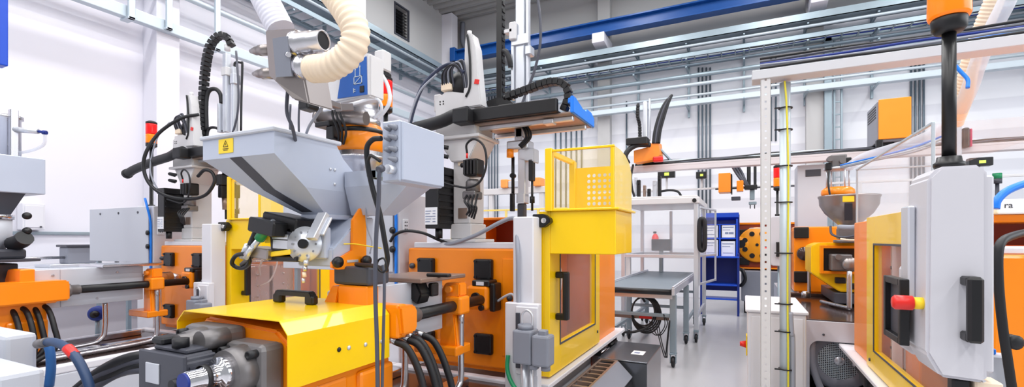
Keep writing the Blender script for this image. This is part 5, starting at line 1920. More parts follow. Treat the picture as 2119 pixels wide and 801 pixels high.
# cables and hose by the near operator panel
b = MB()
b.tube([at(2130, 480, d=1.55), at(2100, 487, d=1.5), at(2074, 500, d=1.46), at(2066, 530, d=1.45), at(2068, 600, d=1.45), at(2076, 680, d=1.45), at(2085, 740, d=1.45), at(2097, 820, d=1.45)], .012, 10, 12)
tag(b.build('cable', 'rubber'), 'thick black cable bending down right of the nearest operator panel', 'cable')
b = MB()
b.lathe([(.0, 0), (.022, 0), (.022, .03), (.014, .036), (0, .036)], at(2086, 705, d=1.47), 16, axis=(.3, -1, 0))
tag(b.build('cable_clamp', 'rubber'), 'black clamp on the thick cable at the right edge', 'clamp')
b = MB()
b.tube([at(2060, 432, d=1.7), at(2064, 415, d=1.7), at(2082, 397, d=1.7), at(2110, 384, d=1.7), at(2150, 372, d=1.7)], .013, 8, 12)
tag(b.build('air_hose', 'bblue'), 'bright blue hose bending off the right machine at the right edge', 'hose')
b = MB()
p = at(2050, 735, d=1.5)
q = at(2089, 735, d=1.5)
b.box(p.x, q.x, p.y, p.y + .06, .02, p.z, .006)
tp = tag(b.build('terminal_post', 'lgrey'), 'pale grey terminal post with a bright blue cap under the nearest operator panel', 'post')
MB().box(p.x, p.x + .018, p.y + .01, p.y + .05, p.z, p.z + .018, .003).build('cap', 'bblue', tp)
# ------------------------------------------------------------------ conveyor with aluminium enclosure
r = thing('belt_conveyor', (-1.15, 7.2, 0), 'grey belt conveyor on wheeled legs beside the centre machine', 'conveyor')
MB().box(-1.55, -.755, 5.77, 8.85, .905, .925, .008).build('belt', 'belt', r)
for y in (5.79, 8.83):
    MB().cyl((-1.55, y, .885), (-.755, y, .885), .036, seg=16).build('roller', 'black', r)
b = MB()
b.box(-1.59, -1.555, 5.75, 8.88, .85, .94, .006).box(-.75, -.715, 5.75, 8.88, .85, .94, .006)
b.box(-1.585, -1.56, 5.75, 8.88, .94, .955, .003).box(-.745, -.72, 5.75, 8.88, .94, .955, .003)
b.box(-1.555, -.75, 5.82, 5.86, .80, .86, .004)
b.build('side_rail', 'alu', r)
for x in (-1.555, -.745):
    for y in (5.86, 7.25, 8.7):
        lg = MB().box(x - .035, x + .035, y - .035, y + .035, .17, .85, .005).build('leg', 'galv', r)
        b = MB()
        b.box(x - .04, x + .04, y - .04, y + .04, .15, .17, .003).box(x - .035, x - .025, y - .03, y + .03, .05, .15, .002).box(x + .025, x + .035, y - .03, y + .03, .05, .15, .002)
        cs = b.build('caster', 'galv', lg)
b = MB()
b.box(-1.52, -.78, 5.84, 5.88, .58, .62, .004).box(-1.52, -.78, 8.68, 8.72, .58, .62, .004).box(-1.52, -.78, 7.23, 7.27, .5, .54, .004)
b.box(-1.575, -1.535, 5.9, 8.66, .3, .34, .004).box(-.765, -.725, 7.3, 8.66, .3, .34, .004)
b.build('cross_bar', 'galv', r)
for x in (-1.555, -.745):
    for y in (5.86, 7.25, 8.7):
        MB().lathe([(.0, -.02), (.05, -.02), (.064, -.012), (.064, .012), (.05, .02), (0, .02)], (x, y, .066), 20, axis='X').build('wheel', 'rubber', r)

r = thing('enclosure', (-1.15, 8.1, 0), 'tall aluminium and clear plastic enclosure standing over the grey conveyor belt', 'enclosure')
xs, ys = (-1.68, -.625), (7.42, 8.95)
b = MB()
for x in xs:
    for y in ys:
        b.box(x - .03, x + .03, y - .03, y + .03, .18, 2.02, .004)
b.box(xs[0], xs[1], ys[0] - .025, ys[0] + .025, 1.22, 1.27, .004).box(xs[0], xs[1], ys[1] - .025, ys[1] + .025, 1.22, 1.27, .004)
b.box(xs[0] - .025, xs[0] + .025, ys[0], ys[1], 1.22, 1.27, .004).box(xs[1] - .025, xs[1] + .025, ys[0], ys[1], 1.22, 1.27, .004)
b.box(xs[1] - .02, xs[1] + .02, ys[0], ys[1], .34, .39, .004)
b.box(-1.2, -1.15, ys[1] - .02, ys[1] + .02, 1.27, 2.0, .004)
b.build('frame', 'alu', r)
b = MB()
b.box(xs[0] - .05, xs[1] + .05, ys[0] - .05, ys[1] + .05, 2.02, 2.11, .01)
b.box(xs[0] - .02, xs[1] + .02, ys[0] - .02, ys[1] + .02, 2.11, 2.14, .006)
b.build('top_plate', 'offwhite', r)
MB().cyl((xs[1] - .02, ys[0] - .06, 2.06), (xs[1] - .02, ys[0] - .05, 2.06), .03, seg=16).build('socket', 'black', r)
b = MB()
b.box(xs[0] + .03, xs[1] - .03, ys[0] - .003, ys[0] + .003, 1.27, 2.02, 0)
b.box(xs[0] - .003, xs[0] + .003, ys[0] + .03, ys[1] - .03, 1.27, 2.02, 0).box(xs[1] - .003, xs[1] + .003, ys[0] + .03, ys[1] - .03, 1.27, 2.02, 0)
b.build('clear_panel', 'clear', r)
for x in xs:
    for y in ys:
        b = MB()
        b.box(x - .035, x + .035, y - .035, y + .035, .15, .18, .003)
        b.box(x - .03, x - .022, y - .025, y + .025, .05, .15, .002).box(x + .022, x + .03, y - .025, y + .025, .05, .15, .002)
        b.build('caster', 'galv', r)
        MB().lathe([(.0, -.018), (.05, -.018), (.062, -.01), (.062, .01), (.05, .018), (0, .018)], (x, y, .063), 18, axis='X').build('wheel', 'rubber', r)
# side gate hinged at the front right post
b = MB()
gx0, gy0, gx1, gy1 = -.59, 7.5, -.42, 8.5
for (x, y) in ((gx0, gy0), (gx1, gy1)):
    b.box(x - .015, x + .015, y - .015, y + .015, .82, 1.98, .003)
b.beam((gx0, gy0, 1.97), (gx1, gy1, 1.97), .03, .03).beam((gx0, gy0, .84), (gx1, gy1, .84), .03, .03).beam((gx0, gy0, 1.25), (gx1, gy1, 1.25), .03, .03)
gt = b.build('side_gate', 'alu', r)
b = MB()
b.beam((gx0, gy0, 1.6), (gx1, gy1, 1.6), .004, .7, 0, 0)
b.build('gate_panel', 'clear', gt)
tag(MB().tube([(-.54, 7.36, 1.79), (-.51, 7.36, 1.75), (-.505, 7.36, 1.56), (-.51, 7.36, 1.38), (-.54, 7.36, 1.34), (-.57, 7.36, 1.38), (-.575, 7.36, 1.56), (-.57, 7.36, 1.75)], .034, 6, 12, closed=True).build('cable_coil', 'rubber'),
    'black oval coil of cable hanging on the right post of the clear enclosure', 'cable coil')
# equipment inside and on top of the enclosure
r = thing('monitor', (-1.3, 8.6, .926), 'small dark controller box inside the clear enclosure', 'box')
MB().box(-1.45, -1.13, 8.55, 8.75, 1.3, 1.5, .01).build('case', 'dgrey', r)
MB().box(-1.33, -1.27, 8.6, 8.7, .926, 1.3, .004).build('stem', 'galv', r)
r = thing('gripper_head', (-1.4, 7.8, 2.141), 'cluster of black and silver gripper parts on top of the clear enclosure', 'gripper')
b = MB()
b.box(-1.62, -1.15, 7.7, 7.95, 2.141, 2.17, .004)
b.build('base_plate', 'alu', r)
for k, (x, w_, z0, z1, m_) in enumerate(((-1.52, .05, 2.17, 2.45, 'black'), (-1.43, .04, 2.17, 2.36, 'bronze'), (-1.36, .05, 2.17, 2.3, 'black'), (-1.27, .06, 2.17, 2.42, 'alu'), (-1.2, .05, 2.17, 2.5, 'black'), (-1.57, .03, 2.2, 2.5, 'alu'))):
    b = MB().box(x - w_ / 2, x + w_ / 2, 7.78, 7.86, z0, z1, .006)
    b.cyl((x, 7.76, z1 - .05), (x, 7.78, z1 - .05), w_ * .35, seg=12)
    b.build('finger', m_, r)
MB().tube([(-1.2, 7.8, 2.25), (-1.05, 7.76, 2.26), (-.93, 7.76, 2.24), (-.88, 7.78, 2.18), (-.88, 7.8, 2.142)], .018, 8, 10).build('cable', 'rubber', r)
MB().tube([(-1.6, 7.76, 2.7), (-1.63, 7.74, 2.5), (-1.61, 7.74, 2.3), (-1.58, 7.76, 2.18)], .018, 8, 10).build('cable', 'rubber', r)

# cables hanging below the conveyor
b = MB()
for k in range(5):
    rr = .15 + .012 * k
    cc = Vector((-1.1 + .006 * k, 5.92 + .014 * k, .62 - .01 * k))
    b.tube([cc + Vector((rr * .9 * math.cos(t), .01 * math.sin(3 * t + k), rr * 1.15 * math.sin(t))) for t in [2 * PI * i / 10 for i in range(10)]], .010, 4, 8, closed=True)
b.tube([(-1.2, 5.9, .84), (-1.12, 5.9, .8), (-1.08, 5.92, .74)], .014, 6, 8)
tag(b.build('cable_coil', 'rubber'), 'coil of black cables hanging under the front end of the conveyor', 'cable coil')
tag(MB().tube([(-1.5, 5.8, .5), (-1.4, 5.82, .4), (-1.25, 5.84, .37), (-1.08, 5.88, .42), (-.98, 5.92, .5)], .016, 8, 8).build('cable', 'rubber'), 'thick black cable drooping to the left from the coil under the conveyor', 'cable', 'cables under the conveyor')
for k in range(4):
    pts = [(-1.02 + .02 * k, 5.9, .52), (-1.0 + .06 * k, 5.88, .4 - .03 * k), (-.92 + .05 * k, 5.87, .36 + .02 * k), (-.84 + .03 * k, 5.86, .48 + .03 * k), (-.85, 5.84, .62)] if k < 2 else [(-1.0 + .03 * k, 5.85, .5), (-.93 + .02 * k, 5.82, .3), (-.87 + .02 * k, 5.8, .12), (-.83 + .01 * k, 5.78, .25), (-.8 + .01 * k, 5.78, .56)]
    tag(MB().tube(pts, .006, 8, 8).build('cable', 'rubber'), 'thin black cable looping to the floor under the conveyor' if k > 1 else 'thin black cable looping beside the coil under the conveyor', 'cable', 'cables under the conveyor')
b = MB().box(-1.5, -.8, 5.93, 5.96, .53, .57, .004)
b.box(-1.15, -1.0, 5.925, 5.93, .535, .565, .002, 1)
tag(b.build('tie_bar', ['bronze', 'red']), 'brown strip with a red patch under the conveyor', 'bar')

# dark steel box on the floor
r = thing('steel_box', (-.95, 4.5, 0), 'dark polished steel box on the floor right of the centre machine', 'box')
M['darksteel'] = mat('dark_polished_steel', (112, 116, 124), .22, metal=.7, var=.08)
MB().box(-1.16, -.74, 4.15, 4.9, .0, .44, .006).build('body', 'darksteel', r)
MB().box(-1.165, -.735, 4.145, 4.905, .44, .452, .004).build('lid', 'darksteel', r)
b = MB()
b.box(-.93, -.82, 4.4, 4.55, .452, .4535, 0).box(-.91, -.86, 4.44, 4.5, .4535, .4545, 0, 1)
b.build('label', ['paper', 'print'], r)

# black chute conveyor with slots at the machine foot
r = thing('sorting_chute', (-1.05, 3.7, 0), 'black slotted chute at the foot of the yellow safety door', 'chute')
b = MB()
b.prism([(-1.12, .38), (-1.02, .43), (-.86, .3), (-.82, .05), (-.85, .0), (-1.12, .0)], 'Y', 3.15, 4.12, 0, .008)
b.build('housing', 'black', r)
b = MB()
b.frame('Z', .43, .45, -1.14, -.98, 3.15, 4.13, .02)
for k in range(7):
    b.box(-1.12, -1.0, 3.3 + k * .115, 3.325 + k * .115, .41, .445, .002)
b.build('slot_frame', 'bronze', r)
b = MB()
b.prism([(-.985, .448), (-.97, .45), (-.85, .33), (-.86, .32)], 'Y', 3.2, 4.1, 0, .002)
b.build('side_cheek', 'grey', r)

# blue rack with document pockets
r = thing('document_rack', (-.42, 10.45, 0), 'blue metal rack with four pockets of white papers and two shelves', 'rack')
b = MB()
for x in (-.77, -.1):
    b.box(x - .02, x + .02, 10.27, 10.31, 0, 1.22, .004).box(x - .02, x + .02, 10.66, 10.7, 0, 2.0, .004)
b.box(-.77, -.1, 10.68, 10.7, .45, 2.0, .003)
b.box(-.79, -.77, 10.3, 10.7, .45, 1.15, .002).box(-.1, -.08, 10.3, 10.7, .45, 1.15, .002)
b.build('frame', 'dblue', r)
b = MB()
b.box(-.79, -.08, 10.25, 10.68, 1.13, 1.16, .004).box(-.75, -.12, 10.27, 10.66, .58, .61, .004).box(-.75, -.12, 10.29, 10.66, .3, .33, .004)
b.build('shelf', 'blue', r)
b = MB()
b.prism([(10.5, 1.94), (10.5, 2.03), (10.7, 2.03), (10.7, 1.88)], 'X', -.78, -.09, 0, .003)
b.build('header', 'blue', r)
b = MB()
b.box(-.76, -.73, 10.42, 10.66, 1.16, 1.9, .002).box(-.45, -.42, 10.42, 10.66, 1.16, 1.8, .002).box(-.14, -.11, 10.42, 10.66, 1.16, 1.9, .002)
b.box(-.73, -.14, 10.44, 10.66, 1.5, 1.53, .002).box(-.73, -.14, 10.44, 10.66, 1.78, 1.8, .002)
b.build('divider', 'blue', r)
for k, (x0, x1, z0, z1) in enumerate(((-.715, -.47, 1.54, 1.78), (-.4, -.155, 1.54, 1.79), (-.715, -.47, 1.17, 1.48), (-.41, -.155, 1.17, 1.46))):
    t = thing('document_pocket', ((x0 + x1) / 2, 10.46, z0), 'white papers in the %s pocket of the blue rack' % ('upper left', 'upper right', 'lower left', 'lower right')[k], 'papers', 'papers in the blue rack')
    MB().box(x0, x1, 10.45, 10.47, z0 - .008, z1, .003).build('sheet', 'paper', t)
    b = MB()
    b.box(x0 + .02, x1 - .03, 10.446, 10.45, z1 - .06, z1 - .045, 0).box(x0 + .02, x1 - .09, 10.446, 10.45, z1 - .11, z1 - .1, 0)
    if k == 1:
        b.box(x0 + .06, x0 + .12, 10.446, 10.45, z0 + .06, z0 + .1, 0).box(x0 + .13, x1 - .03, 10.446, 10.45, z0 + .06, z0 + .1, 0)
    else:
        b.box(x0 + .03, x1 - .04, 10.446, 10.45, z0 + .05, z0 + .06, 0)
    b.build('print', 'print', t)

# far machine with a drilled yellow disc
r = thing('injection_moulding_machine', (.35, 11.3, 0), 'far machine with a brown plate and a drilled orange disc, right of the blue rack', 'machine')
b = MB()
b.box(-.12, .95, 11.0, 11.25, .92, 1.8, .012)
b.build('end_plate', 'oxblood', r)
b = MB()
b.box(-.14, .97, 10.97, 11.27, 1.8, 1.84, .004).box(-.14, .97, 10.97, 11.27, .89, .92, .004)
b.build('trim', 'orange', r)
c = Vector((.24, 10.98, 1.385))
b = MB()
b.lathe([(.0, -.06), (.33, -.06), (.355, -.045), (.36, .0), (.36, .02), (.0, .02)], c, 40, axis='Y')
b.lathe([(.0, -.07), (.12, -.07), (.15, -.05), (.15, 0), (0, 0)], (-.05, 10.98, 1.4), 26, axis='Y')
b.box(-.05, .15, 10.925, 11.0, 1.3, 1.5, .01)
dsc = b.build('drilled_disc', mat('amber_paint', (250, 158, 10), .35), r)
for k in range(8):
    t = k * PI / 4 + .4
    MB().cyl((c.x + .24 * math.cos(t), 10.908, c.z + .24 * math.sin(t)), (c.x + .24 * math.cos(t), 10.925, c.z + .24 * math.sin(t)), .05, seg=16).build('bore', 'black', dsc)
MB().cyl((-.05, 10.9, 1.4), (-.05, 10.93, 1.4), .08, seg=20).build('bore', 'black', dsc)
MB().cyl((c.x, 10.908, c.z), (c.x, 10.925, c.z), .03, seg=14).build('bore', 'black', dsc)
for z in (1.62, 1.05):
    MB().box(-.1, .1, 10.96, 11.005, z - .08, z + .08, .01).build('tie_bar_plug', 'black', r)
MB().tube([(.1, 10.99, 1.7), (.14, 10.94, 1.72), (.45, 10.94, 1.72), (.5, 10.99, 1.7)], .014, 5, 8).build('grab_bar', 'alu', r)
b = MB()
b.box(-.05, 1.1, 10.75, 12.2, .25, .86, .015)
b.build('base_frame', 'grey', r)
MB().box(.0, 1.05, 10.8, 12.1, 0, .25, .01).build('plinth', 'black', r)
MB().box(.0, .9, 11.27, 12.1, .87, 1.6, .01).build('clamp_housing', 'orange', r)
MB().tube([(-.1, 10.85, .9), (-.02, 10.7, .85), (.02, 10.68, .7), (-.04, 10.7, .58), (-.12, 10.8, .55)], .035, 8, 12).build('hose', 'rubber', r)

# small red extinguisher on the back wall
r = thing('fire_extinguisher', (at(1356, 500, Y=12.85).x, 12.85, 1.2), 'red fire extinguisher on the back wall, seen through the clear enclosure', 'extinguisher')
ex = at(1356, 500, Y=12.85).x
b = MB()
b.lathe([(.0, 1.25), (.075, 1.25), (.085, 1.27), (.085, 1.55), (.05, 1.62), (.025, 1.64), (.0, 1.65)], (ex, 12.88, 0), 22)
b.build('bottle', 'red', r)
b = MB()
b.box(ex - .05, ex + .03, 12.86, 12.9, 1.65, 1.7, .006)
b.build('valve', 'black', r)
MB().box(ex - .09, ex + .09, 12.96, 12.995, 1.35, 1.45, .003).build('bracket', 'dgrey', r)

# ------------------------------------------------------------------ white cabinet, posts and cable gantries
r = thing('electrical_cabinet', (.21, 4.7, 0), 'white electrical cabinet behind the white perforated post', 'cabinet')
MB().box(.025, .42, 4.18, 5.15, .03, .93, .006).box(.04, .4, 4.2, 5.12, .0, .03, 0).build('body', 'white', r)
MB().box(.01, .435, 4.165, 5.17, .93, .955, .006).build('top', 'white', r)
MB().box(.05, .4, 4.17, 4.181, .06, .9, .004).build('door', 'white', r)
b = MB()
b.box(.015, .026, 4.3, 4.42, .56, .72, .004)
sw = b.build('switch_plate', 'label', r)
MB().lathe([(.0, -.045), (.018, -.045), (.022, -.03), (.03, 0), (0, 0)], (.015, 4.36, .64), 16, axis='X').build('switch_knob', 'red', sw)

b = MB()   # perforated strut: a channel with real square-ish holes cut as a ladder of plates
px_, py_ = .134, 3.73
hw = .03
for sx in (-1, 1):
    b.box(px_ + sx * .018 - .012, px_ + sx * .018 + .012, py_ - .02, py_ - .017, 0, 2.6, 0)
    b.box(px_ + sx * .03 - .0015, px_ + sx * .03 + .0015, py_ - .02, py_ + .02, 0, 2.6, 0)
z = 0.0
while z < 2.6:
    b.box(px_ - .006, px_ + .006, py_ - .02, py_ - .017, z, min(z + .036, 2.6), 0)
    z += .05
st = b.build('perforated_post', 'offwhite')
tag(st, 'white perforated steel post standing in the aisle, left of the round pole', 'post')
r = thing('cable_pole', (.256, 3.8, 0), 'round grey white pole with yellow green wire and black cable ties in the aisle', 'pole')
MB().cyl((.256, 3.8, 0), (.256, 3.8, 2.58), .034, seg=24).build('pole', 'galv_w', r)
MB().tube([(.27, 3.762, 0), (.272, 3.762, .6), (.268, 3.762, 1.2), (.273, 3.762, 1.9), (.262, 3.755, 2.4), (.25, 3.75, 2.58)], .006, 8, 8).build('earth_wire', mat('yellow_green_wire', (226, 214, 60), .45), r)
MB().tube([(.3, 3.79, 0), (.3, 3.79, .75), (.292, 3.78, .86), (.284, 3.775, 1.0)], .018, 8, 10).build('conduit', 'cable_l', r)
for z in (.35, .6, .86, 1.05, 1.4, 1.75, 2.0, 2.25, 2.4):
    MB().lathe([(.036, 0), (.044, 0), (.044, .008), (.036, .008)], (.258, 3.797, z), 20, cap=False).box(.19, .225, 3.76, 3.775, z, z + .008, 0).build('cable_tie', 'rubber', r)
r = thing('cable_gantry', (2.0, 3.74, 2.6), 'white cable beam running right from the top of the perforated post', 'beam')
MB().box(.05, 4.6, 3.7, 3.84, 2.6, 2.665, .004).build('tray', mat('gantry_paint', (204, 206, 212), .45), r)
for k in range(5):
    pts = [(.1 + .45 * i, 3.712 + .012 * k, 2.675 + .02 * k + .006 * math.sin(i * 2.1 + k * 1.7)) for i in range(11)]
    MB().tube(pts, .009, 5, 8).build('cable', ('rubber', 'cable_l', 'dblue', 'cable', 'rubber')[k], r)
MB().box(4.4, 4.5, 3.72, 3.82, 0, 2.6, .005).build('post', 'offwhite', r)
tag(MB().tube([at(1960, 112, d=2.8), at(1972, 130, d=2.8), at(1990, 150, d=2.78), at(2003, 165, d=2.76), at(2003, 182, d=2.75)], .010, 8, 10).build('air_hose', 'bblue'), 'bright blue hose dangling from the white cable beam beside the black mast', 'hose')
tag(MB().tube([at(2119, 68, d=2.75), at(2050, 76, d=2.85), at(1980, 90, d=2.95), at(1965, 105, d=2.9)], .010, 8, 10).build('air_hose', 'bblue'), 'bright blue hose lying along the white cable beam at top right', 'hose')

r = thing('cable_gantry', (0, 7.95, 2.6), 'far cable beam with black cables on top, crossing behind the white posts', 'beam')
b = MB()
b.box(-1.75, 3.6, 7.88, 8.04, 2.59, 2.66, .004).box(-1.75, 3.6, 7.88, 7.89, 2.66, 2.69, .002)
b.build('tray', mat('pinkish_beam', (212, 205, 209), .45), r)
for k in range(6):
    pts = [(-1.6 + .5 * i, 7.905 + .022 * k, 2.69 + .013 * k + .014 * math.sin(i * 1.9 + k * 1.3)) for i in range(11)]
    MB().tube(pts, .017, 5, 8).build('cable', ('rubber', 'rubber', 'cable', 'rubber', 'galv_w', 'rubber')[k], r)
for x in (-1.72, 3.5):
    MB().box(x - .04, x + .04, 7.92, 8.0, 0, 2.59, .004).build('post', 'offwhite', r)
p, q = at(1650, 400, Y=8.1), at(1712, 400, Y=8.1)
r = thing('wall_panel', ((p.x + q.x) / 2, 8.15, 0), 'tall pale cabinet with a dark slot under the far cable beam', 'cabinet')
MB().box(p.x, q.x, 8.06, 8.5, 0, 2.575, .008).build('body', 'lgrey', r)
MB().box(p.x + .1, q.x - .08, 8.052, 8.06, 2.4, 2.5, .003).build('slot', 'dgrey', r)

# orange drive box standing on the far beam
r = thing('drive_box', (1.74, 8.0, 2.7), 'large orange fronted box with grey louvred side above the right machine', 'box')
b = MB()
x0, x1, y0, y1, z0, z1 = 1.57, 1.92, 7.7, 8.3, 2.8, 3.32
b.box(x0 + .012, x1, y0, y0 + .03, z0, z1, .006)
b.build('front_cover', mat('box_orange', (252, 152, 28), .42), r)
b = MB()
b.box(x0, x1 - .01, y0 + .03, y1, z0 - .03, z1 - .02, .01)
for k in range(5):
    b.box(x0 - .004, x0, y0 + .1, y1 - .06, z1 - .08 - k * .035, z1 - .065 - k * .035, 0, 1)
b.build('case', ['grey', 'black'], r)
b = MB()
b.box(x0 - .01, x0 + .06, y0 + .0, y0 + .09, z0 - .13, z0, .01).box(x0 + .05, x0 + .2, y0 + .1, y1 - .1, 2.74, z0 - .03, .004)
b.build('bracket', 'black', r)

# hanging robot on the far beam, left
r = thing('linear_robot', (-1.1, 7.9, 2.7), 'orange bodied linear robot with bundled black cables, above the clear enclosure', 'robot')
def px(a, c, d=7.5):
    return at(a, c, d=d)
def bxp(b, x0, y0, x1, y1, d=7.5, t=.12, bev=.008, mi=0):
    A, B_ = at(x0, y1, d=d), at(x1, y0, d=d)
    b.box(min(A.x, B_.x), max(A.x, B_.x), A.y - t / 2, A.y + t / 2, A.z, B_.z, bev, mi)
    return b
bxp(MB(), 1332, 212, 1341, 292, 7.6, .1).build('vertical_axis', 'alu', r)
bxp(MB(), 1343, 205, 1347, 292, 7.6, .06).build('guide_rail', 'alu', r)
b = MB()
chain(b, [px(1321, 214), px(1320, 240), px(1324, 258), px(1325, 292)], .05, .05, .04)
b.build('cable_chain', 'black', r)
bxp(MB(), 1299, 289, 1346, 303, 7.5, .25).build('base', 'black', r)
b = MB()
A = [px(1312, 312), px(1343, 304), px(1345, 297), px(1363, 295), px(1366, 320), px(1355, 330), px(1312, 337)]
bk = Vector((.02, .2, 0))
b.poly(A + [p + bk for p in A], [tuple(range(7)), tuple(reversed(range(7, 14)))] + [(i, (i + 1) % 7, 7 + (i + 1) % 7, 7 + i) for i in range(7)])
b.build('body_cover', 'orange_light', r)
bxp(MB(), 1352, 325, 1374, 336, 7.45, .1, .02).build('red_connector', 'red', r)
MB().tube([px(1345, 300, 7.45), px(1320, 300, 7.4), px(1302, 310, 7.4), px(1294, 325, 7.4), px(1300, 338, 7.45)], .04, 8, 12).build('hose', 'rubber', r)
for k in range(4):
    MB().tube([px(1352 + 4 * k, 297), px(1355 + 4 * k, 272), px(1362 + 4 * k, 245), px(1371 + 4 * k, 222 - 2 * k), px(1382 + 3 * k, 205 - 3 * k)], .02, 8, 10).build('cable', ('rubber', 'cable', 'rubber', 'rubber')[k], r)
MB().box(px(1340, 300).x - .12, px(1340, 300).x + .2, 7.86, 8.04, 2.745, px(1340, 337).z + .02, .006).build('foot', 'black', r)
MB().beam(px(1366, 308, 7.6), px(1392, 336, 7.7), .03, .03).build('brace', 'galv', r)

# thin rail with small controllers at the back, and the back robot
r = thing('equipment_rail', (1.2, 10.62, 0), 'thin white rail on slim posts carrying small controllers near the back wall', 'rail')
MB().box(-3.0, 6.0, 10.6, 10.64, 2.52, 2.56, .004).build('rail', 'offwhite', r)
for x in (-2.95, 1.9, 5.95):
    MB().box(x - .03, x + .03, 10.6, 10.64, 0, 2.52, .004).build('post', 'offwhite', r)
for k, (x0, x1, y0, y1, lab) in enumerate(((1362, 1397, 352, 369, 'small black controller with a lit display left of the dark wall conduits'), (1441, 1463, 355, 370, 'small black controller with a lit display in front of the dark wall conduits'), (2004, 2054, 325, 345, 'dark controller with a lit display right of the black mast'))):
    A, B_ = at(x0, y1, Y=10.55), at(x1, y0, Y=10.55)
    r = thing('controller', ((A.x + B_.x) / 2, 10.6, 2.56), lab, 'controller', 'controllers on the back rail')
    MB().box(A.x, B_.x, 10.5, 10.66, A.z, B_.z, .012).build('case', 'black', r)
    MB().box(A.x + (B_.x - A.x) * .4, A.x + (B_.x - A.x) * .68, 10.494, 10.5, A.z + .04, B_.z - .05, 0).build('display', 'screen', r)
    MB().box((A.x + B_.x) / 2 - .02, (A.x + B_.x) / 2 + .02, 10.6, 10.64, 2.56, A.z, .003).build('stem', 'offwhite', r)
r = thing('back_robot', (0, 10.3, 2.5), 'small robot with orange box, black gripper and cables above the drilled orange disc', 'robot')
bxp(MB(), 1488, 361, 1513, 400, 9.4, .35).build('drive_cover', 'orange_light', r)
bxp(MB(), 1513, 362, 1516, 402, 9.4, .3).build('rear_plate', 'black', r)
bxp(MB(), 1525, 375, 1539, 397, 9.3, .2).build('motor', 'orange', r)
bxp(MB(), 1514, 408, 1533, 415, 9.4, .2).build('foot', 'dgrey', r)
bxp(bxp(MB(), 1546, 336, 1554, 392, 9.4, .1), 1541, 384, 1567, 393, 9.4, .2).build('vertical_axis', 'black', r)
bxp(MB(), 1560, 342, 1566, 388, 9.4, .08).build('cable_chain', 'rubber', r)
bxp(bxp(MB(), 1552, 393, 1562, 414, 9.4, .1), 1550, 418, 1566, 424, 9.4, .1).build('gripper', 'galv', r)
bxp(bxp(MB(), 1552, 424, 1554, 432, 9.4, .04), 1561, 424, 1563, 432, 9.4, .04).build('gripper_finger', 'black', r)
for k in range(3):
    MB().tube([px(1516 + 6 * k, 345, 9.4), px(1524 + 6 * k, 358, 9.4), px(1534 + 4 * k, 372, 9.35), px(1545 + 2 * k, 385, 9.35)], .025, 6, 8).build('cable', 'cable', r)
A, B_ = at(1480, 388, d=9.5), at(1650, 388, d=9.5)
MB().box(A.x, B_.x + .3, A.y + .1, A.y + .16, 2.49, 2.52, .003).build('cross_rail', 'dgrey', r)
MB().box(B_.x + .24, B_.x + .3, A.y + .1, A.y + .16, 0, 2.49, .003).build('post', 'dgrey', r)

# far equipment behind the centre machine
r = thing('linear_axis', (-4.3, 9.3, 0), 'far white linear axis with orange end caps behind the robot stem', 'robot axis')
b = MB()
b.box(-5.2, -3.7, 9.2, 9.36, 2.47, 2.6, .01)
b.build('axis_beam', 'offwhite', r)
for x in (-4.62, -3.86):
    MB().box(x - .08, x + .08, 9.12, 9.4, 2.6, 2.78, .02).build('end_cap', mat('faded_orange', (250, 160, 80), .45), r)
MB().box(-4.54, -4.1, 9.16, 9.36, 2.6, 2.75, .02).build('carriage', 'lgrey', r)
for x in (-5.0, -3.8):
    MB().box(x - .05, x + .05, 9.23, 9.33, 0, 2.47, .004).build('post', 'offwhite', r)
r = thing('guard_fence', (-4.1, 8.0, 0), 'far pale yellow guard fence behind the centre machine', 'fence')
b = MB()
for x in (-5.2, -4.0, -3.35, -2.8):
    b.box(x - .02, x + .02, 7.98, 8.02, 0, 2.05, .003)
for z in (1.75, 2.03):
    b.box(-5.2, -2.8, 7.985, 8.015, z, z + .03, .003)
b.build('frame', 'ytint2', r)
r = thing('injection_moulding_machine', (-3.1, 6.5, 0), 'orange and yellow machine partly seen behind the centre robot column', 'machine')
MB().box(-3.3, -2.2, 6.2, 6.5, .6, 1.7, .012).build('fixed_platen', 'orange', r)
MB().box(-3.3, -2.2, 5.6, 8.2, 0, .6, .012).build('base_frame', 'lgrey', r)
MB().box(-2.7, -2.3, 6.15, 6.2, 1.5, 1.66, .01).build('tie_bar_plug', 'black', r)
MB().box(-3.3, -2.7, 5.9, 6.19, 1.5, 1.8, .01).build('guard', 'yellow', r)

# plastic hoses at top right
b = MB()
b.ribbed([at(2075, -60, d=2.9) + Vector((.15, .05, 5.3)), at(2075, -60, d=2.9) + Vector((.15, .05, 2.2)), at(2075, -60, d=2.9) + Vector((.1, 0, .7)), at(2075, -60, d=2.9), at(2060, -5, d=2.95), at(2030, 70, d=3.05), at(2006, 140, d=3.15), at(1995, 200, d=3.25), at(1975, 255, d=3.4)], .05, .022, .06, 20)
tag(b.build('duct_hose', 'cream'), 'cream ribbed hose descending at the top right corner', 'hose')
b = MB()
b.tube([at(2105, -60, d=2.8) + Vector((.3, .1, 5.3)), at(2105, -60, d=2.8) + Vector((.3, .1, 2.2)), at(2105, -60, d=2.8) + Vector((.16, 0, .7)), at(2105, -60, d=2.8), at(2085, 0, d=2.85), at(2050, 70, d=2.95), at(2025, 130, d=3.05), at(2000, 200, d=3.2), at(1965, 258, d=3.5), at(1900, 292, d=3.9), at(1840, 310, d=4.3), at(1790, 325, d=4.7), at(1757, 345, d=4.95)], .045, 8, 18)
tag(b.build('duct_hose', 'haze'), 'milky translucent hose sweeping down from the top right to the small loader', 'hose')
